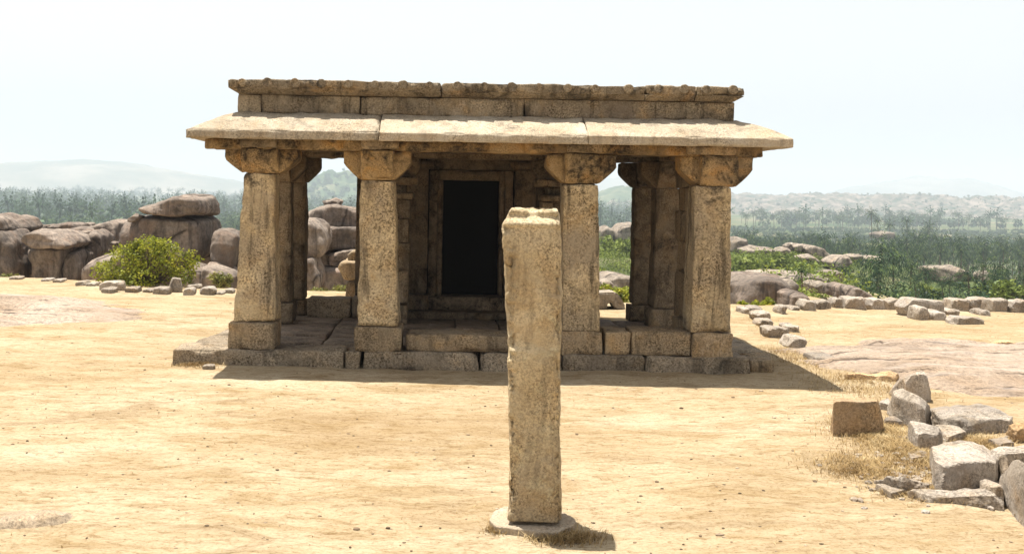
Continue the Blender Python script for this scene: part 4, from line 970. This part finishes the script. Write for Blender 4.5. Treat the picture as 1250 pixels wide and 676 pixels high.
for k in range(20):
    px = rq.uniform(1030, 1262); palm_at(px, rq.uniform(312, 346)-(8 if 1060 < px < 1125 else 0), rq.uniform(52, 78), 'small dark palm in the thicket right behind the far row of blocks', 'small palms of the thicket behind the far row')
rr = random.Random(5)
# grove to the right: nearest visible palms are individuals
lab_g = 'dark coconut palm within the dense grove right of the pavilion'; grp_g = 'palms of the dense right grove'
for k in range(230):
    Y = 150*(345/150)**(rr.random()**.8)
    px = rr.uniform(900, 1262)
    if Y < 200 and px < 1000: Y += 90
    x = (px-CX)*Y/F; palm(x, Y, rr.uniform(.72, .98), lab_g, grp_g, tz(x, Y)-rr.uniform(.2, 1.6), rr.uniform(.62, .8))
for k in range(75):
    px = 905+k*4.7+rr.uniform(-3, 3); Y = rr.uniform(660, 900)
    if px > 1150 and rr.random() < .35: continue
    x = (px-CX)*Y/F; palm(x, Y, rr.uniform(.95, 1.3), 'hazy far palm in the line above the green plantation', 'palms lining the far edge of the green plantation')
for k in range(18):
    px = rr.choice([rr.uniform(18, 50), rr.uniform(28, 75), rr.uniform(0, 110), rr.uniform(150, 185), rr.uniform(255, 290)]); Y = rr.uniform(260, 420)
    x = (px-CX)*Y/F; palm(x, Y, rr.uniform(.85, 1.25), 'blue hazed palm rising behind the left boulders', 'palms rising behind the left boulders')
# far wood: past counting, one object
def scatter_wood():
    Vs = []; Qs = []; n = 0; rg = np.random.default_rng(3)
    lite = []
    for s_ in range(3):
        (cv, cq), (tv, tq), _ = palm_meshes(80+s_, 8.5, nf=11, seg=3, lite=True); V, Q = join([(cv, cq), tube([(0, 0, -1), (0, 0, 8.5)], [.25, .2], 4)]); lite.append((V, np.array([q for q in Q])))
    for s_ in range(3):
        lb = [(0, 0, 4.0, 3, 3, 2.4), (1.5, .5, 3.2, 2, 2, 1.8), (-1.4, -.4, 3.0, 2.2, 2, 1.7)]
        V, Q = foliage(90, lb, .95, 90+s_, shell=.7); lite.append((V, Q))
    def put(x, y, z, s, kind):
        nonlocal n
        V, Q = lite[kind]; a = rg.uniform(0, 6.28); c, s2 = math.cos(a), math.sin(a)
        P = V*s; P = np.stack([P[:, 0]*c-P[:, 1]*s2, P[:, 0]*s2+P[:, 1]*c, P[:, 2]], 1)+np.array([x, y, z]); Vs.append(P); Qs.append(np.asarray(Q)+n); n += len(P)
    cnt = 0
    XS, YS, SS, KS = [], [], [], []
    for k in range(8500):
        Y = 330*(3200/330)**(rg.random()**.8); px = rg.uniform(-20, 1270)
        if Y < 735 and px > 870: continue
        if px > 890 and Y < 400 and rg.random() < .5: continue
        if 500 < px < 725: continue
        if px > 860 and Y > 900: continue
        if px > 860 and Y > 720 and rg.random() < .5: continue
        x = (px-CX)*Y/F
        if fbm(np.array([[x, Y, 0]]), (.006), 3, 4)[0] < .04: continue
        XS.append(x); YS.append(Y); SS.append(rg.uniform(.8, 1.35)*(1+Y/4500)); KS.append(rg.choice([0, 1, 2, 3, 4, 5], p=[.10, .10, .08, .24, .24, .24]))
    zs = terrain(np.array(XS), np.array(YS))
    for x, y, z, s, k in zip(XS, YS, zs, SS, KS): put(x, y, z, s, k)
    for k in range(2600):                       # low plantation rows
        Y = rg.uniform(400, 730); px = rg.uniform(885, 1265); x = (px-CX)*Y/F; put(x, Y, tz(x, Y), rg.uniform(.2, .36), rg.integers(3, 6))
    idx = rg.choice(len(HILLV), 700)
    for i in idx:
        v = HILLV[i]
        if v[2] > -20 and v[1] < 1720: put(v[0]+rg.uniform(-6, 6), v[1], v[2]-1, rg.uniform(.9, 1.5), int(rg.integers(3, 6)))
    idx = rg.choice(len(RIDGEV), 9000)
    k_ = 0
    for i in idx:
        v = RIDGEV[i]
        if v[2] > -24 and 1240 < v[1] < 1760 and fbm(v[None, :]*np.array([1, 1, 0]), .012, 3, 9)[0] > -.15 and k_ < 2200:
            k_ += 1; put(v[0]+rg.uniform(-3, 3), v[1], v[2]-.5, rg.uniform(.25, .7), int(rg.integers(3, 6)))
    V = np.vstack(Vs); Q = np.vstack(Qs)
    me = bpy.data.meshes.new('far_wood'); me.vertices.add(len(V)); me.vertices.foreach_set('co', V.ravel().astype(np.float32))
    me.loops.add(Q.size); me.loops.foreach_set('vertex_index', Q.ravel().astype(np.int32)); me.polygons.add(len(Q)); me.polygons.foreach_set('loop_start', np.arange(0, Q.size, 4, dtype=np.int32)); me.polygons.foreach_set('loop_total', np.full(len(Q), 4, dtype=np.int32))
    me.update(calc_edges=True); me.materials.append(M['wood'])
    o = bpy.data.objects.new('far_wood', me); COL.objects.link(o); tag(o, 'distant wood of palms and scrub filling the valley floor', 'woodland', kind='stuff')
scatter_wood()
# scrub between near boulders and palms on the slope
def scrub():
    rg = np.random.default_rng(8); parts = []
    lib = [foliage(240, [(0, 0, .35, 1, 1, .6), (.7, .1, .22, .7, .7, .45), (-.5, .3, .25, .6, .7, .4)], .085, k, shell=.5) for k in range(5)]
    pos = []
    for k in range(900):
        Y = 28*(330/28)**(rg.random()**.7); px = rg.uniform(720, 1265) if rg.random() < .75 else rg.uniform(-20, 430); pos.append(((px-CX)*Y/F, Y, rg.uniform(.35, .8)*(1+Y/110)))
    for mx, my, mz, r in MOUNDS:
        for k in range(int(14+r*1.5)):
            a = rg.uniform(0, 6.28); q = r*rg.random()**.5*1.1; pos.append((mx+math.cos(a)*q, my+math.sin(a)*q, rg.uniform(.25, .6)*(1+my/150)))
    for k in range(120):
        Y = rg.uniform(40, 100); pos.append(((rg.uniform(724, 788)-CX)*Y/F, Y, rg.uniform(.6, 1.2)))
    for x, y, sc in pos:
        pxx = CX+x*F/y
        if y < 19.5 or (y < 55 and 790 < pxx < 1040 and rg.random() < .6): continue
        if pxx > 1040 and rg.random() < .6: continue
        V, Q = lib[rg.integers(5)]; a = rg.uniform(0, 6.28); c, s2 = math.cos(a), math.sin(a)
        P = np.stack([V[:, 0]*c-V[:, 1]*s2, V[:, 0]*s2+V[:, 1]*c, V[:, 2]], 1)*sc+np.array([x, y, tz(x, y)]); parts.append((P, Q, pxx > 1040))
    for flag, mt, lab in ((False, 'tree', 'light green scrub covering the slope between the rocks'), (True, 'palm', 'dark low scrub under the palms at the right')):
        n = 0; Vs = []; Qs = []
        for P, Q, fl_ in parts:
            if fl_ == flag: Vs.append(P); Qs.append(Q+n); n += len(P)
        o = mesh_obj('scrub', np.vstack(Vs), np.vstack(Qs), M[mt], smooth=False); tag(o, lab, 'scrub', kind='stuff')
scrub()

# ------------------------------------------------------------------ dry grass, pebbles
def blades(name, spots, label, mat='straw', hmin=.012, hmax=.05, wd=.002):
    P = np.array([(x, y) for x, y in spots]); n = len(P); rg = np.random.default_rng(len(spots))
    z = terrain(P[:, 0], P[:, 1]); h = rg.uniform(hmin, hmax, n); a = rg.uniform(0, 6.28, n); ln = rg.uniform(.5, 2.2, n)*h
    b0 = np.stack([P[:, 0], P[:, 1], z-.005], 1); dx = np.stack([np.cos(a), np.sin(a), a*0], 1); sdv = np.stack([-np.sin(a), np.cos(a), a*0], 1)*wd
    t1 = b0+dx*(ln*.35)[:, None]+np.array([0, 0, 1])*(h*.6)[:, None]; t2 = b0+dx*ln[:, None]+np.array([0, 0, 1])*h[:, None]
    V = np.stack([b0-sdv, b0+sdv, t1+sdv*.8, t1-sdv*.8, t2], 1).reshape(-1, 3); i = np.arange(n)*5
    Q = [list(q) for q in np.stack([i, i+1, i+2, i+3], 1)]+[list(q) for q in np.stack([i+3, i+2, i+4], 1)]
    o = mesh_obj(name, V, Q, M[mat], smooth=False); tag(o, label, 'grass', kind='stuff')
sp = []
def clump(px, py, rx, ry, n):
    c = G(px, py, 0)
    u1 = G(px+rx, py, 0).x-c.x; yb = abs(G(px, py-ry, 0).y-c.y); yf = abs(G(px, py+ry, 0).y-c.y)
    for _ in range(int(n*2.6)):
        a, b_ = random.gauss(0, .5), random.gauss(0, .5); sp.append((c.x+a*u1, c.y+b_*(yf if b_ < 0 else yb)))
for args in ((1095, 545, 55, 30, 2600), (1060, 575, 60, 16, 1300), (1125, 560, 35, 25, 1500), (1075, 525, 40, 12, 700), (1150, 605, 70, 12, 900), (1050, 470, 60, 16, 900), (1220, 555, 30, 25, 700), (1195, 540, 30, 15, 400),
             (985, 440, 40, 14, 700), (950, 405, 25, 12, 350), (690, 652, 45, 9, 500), (606, 640, 12, 7, 160), (240, 448, 30, 3, 350), (960, 428, 25, 8, 300)):
    clump(*args)
blades('dry_grass', sp, 'dry straw coloured grass growing among the broken blocks')
sp = []
for _ in range(9000):
    x, y = rng.uniform(-9, 9), rng.uniform(4.2, 19)
    if fbm(np.array([[x*.8, y*1.7, 0]]), .7, 3, 21)[0] > .12 and not (-2.6 < x < 3.1 and 10.2 < y < 13.5): sp.append((x, y))
blades('dry_grass', sp, 'short flattened straw scattered over the pale earth', hmin=.006, hmax=.022, wd=.003)
def chips():
    rg = np.random.default_rng(15); V0, F0 = ico(1); parts = []
    for k in range(300):
        px, py = (rg.normal(1150, 55), rg.normal(575, 22)) if k < 300 else (rg.normal(1085, 30), rg.normal(500, 22))
        q = G(px, py, 0)
        if q.x > 5.2 or py < 455 or py > 640: continue
        s_ = rg.uniform(.006, .022); V = V0*np.array([s_*rg.uniform(.8, 1.8), s_*rg.uniform(.8, 1.6), s_*.8])*(1+.35*rg.random((len(V0), 1)))+np.array([q.x, q.y, tz(q.x, q.y)+s_*.15]); parts.append((V, F0))
    V, Q = join(parts); o = mesh_obj('stone_chips', V, Q, M['rubble'], smooth=False); tag(o, 'small stone chips lying in the dry grass among the broken blocks', 'stone chips', kind='stuff')
chips()
def pebbles():
    rg = np.random.default_rng(5); V0, F0 = ico(1); parts = []
    for k in range(1000):
        y = 4.3*(17/4.3)**rg.random(); x = rg.uniform(-.46, .56)*y
        if -2.7 < x < 3.3 and 10.1 < y < 13.6: continue
        s = rg.uniform(.003, .008)*(1.9 if rg.random() < .07 else 1); V = V0*np.array([s*rg.uniform(.8, 1.8), s*rg.uniform(.8, 1.6), s*.7])*(1+.25*rg.random((len(V0), 1)))+np.array([x, y, tz(x, y)+s*.2]); parts.append((V, F0))
    V, Q = join(parts); o = mesh_obj('pebbles', V, Q, M['pebble'], smooth=False); tag(o, 'tiny dark pebbles and crumbs strewn over the ground', 'pebbles', kind='stuff')
pebbles()

# ------------------------------------------------------------------ air
bm = bmesh.new(); bmesh.ops.create_cube(bm, size=1); me = bpy.data.meshes.new('haze'); bm.to_mesh(me); bm.free()
hz = bpy.data.objects.new('haze', me); COL.objects.link(hz); zlo, zhi = -62, 190
hz.scale = (21400, 18800, zhi-zlo); hz.location = (0, 200, (zlo+zhi)/2); tag(hz, 'pale dusty haze filling the valley air', 'haze', kind='stuff')
m = bpy.data.materials.new('haze'); m.use_nodes = True; nt = m.node_tree; nt.nodes.clear(); out = nt.nodes.new('ShaderNodeOutputMaterial')
pv = nt.nodes.new('ShaderNodeVolumePrincipled'); pv.inputs['Color'].default_value = (.67, .75, .85, 1); pv.inputs['Density'].default_value = .00043; pv.inputs['Anisotropy'].default_value = .0
nt.links.new(pv.outputs[0], out.inputs['Volume']); me.materials.append(m)

# ------------------------------------------------------------------ light, sky, camera
w = bpy.data.worlds.new('World'); scene.world = w; w.use_nodes = True; nt = w.node_tree; bg = nt.nodes['Background']
sk = nt.nodes.new('ShaderNodeTexSky'); sk.sky_type = 'NISHITA'; sk.sun_disc = False
d = Vector((-.17, .18, 1)).normalized()
sk.sun_elevation = math.asin(d.z); sk.sun_rotation = math.atan2(d.x, d.y); sk.air_density = 1.0; sk.dust_density = 2.0; sk.ozone_density = 1.0; sk.altitude = 0
hs = nt.nodes.new('ShaderNodeHueSaturation'); hs.inputs['Saturation'].default_value = .12; nt.links.new(sk.outputs[0], hs.inputs['Color']); nt.links.new(hs.outputs[0], bg.inputs[0]); bg.inputs[1].default_value = .09
sl = bpy.data.lights.new('sun', 'SUN'); sl.energy = 5.0; sl.angle = R(.5); sl.color = (1, .95, .86)
so = bpy.data.objects.new('sun', sl); COL.objects.link(so); so.rotation_euler = d.to_track_quat('Z', 'Y').to_euler()
cam = bpy.data.cameras.new('camera'); co_ = bpy.data.objects.new('camera', cam); COL.objects.link(co_)
cam.sensor_width = 36; cam.sensor_fit = 'HORIZONTAL'; cam.lens = F/1250*36; cam.shift_x = (625-CX)/1250; cam.shift_y = -(338-CY)/1250
cam.clip_start = .05; cam.clip_end = 30000
c, s = math.cos(ROLL), math.sin(ROLL)
co_.matrix_world = Matrix(((c, -s, 0, 0), (0, 0, -1, 0), (s, c, 0, H), (0, 0, 0, 1)))
scene.camera = co_
for o in bpy.data.objects:
    if '_org' in o: del o['_org']
scene.view_settings.view_transform = 'Standard'; scene.view_settings.look = 'None'; scene.view_settings.exposure = 1.08; scene.view_settings.gamma = 1
scene.cycles.volume_bounces = 1; scene.cycles.max_bounces = 6; scene.cycles.diffuse_bounces = 4
scene.cycles.use_denoising = True
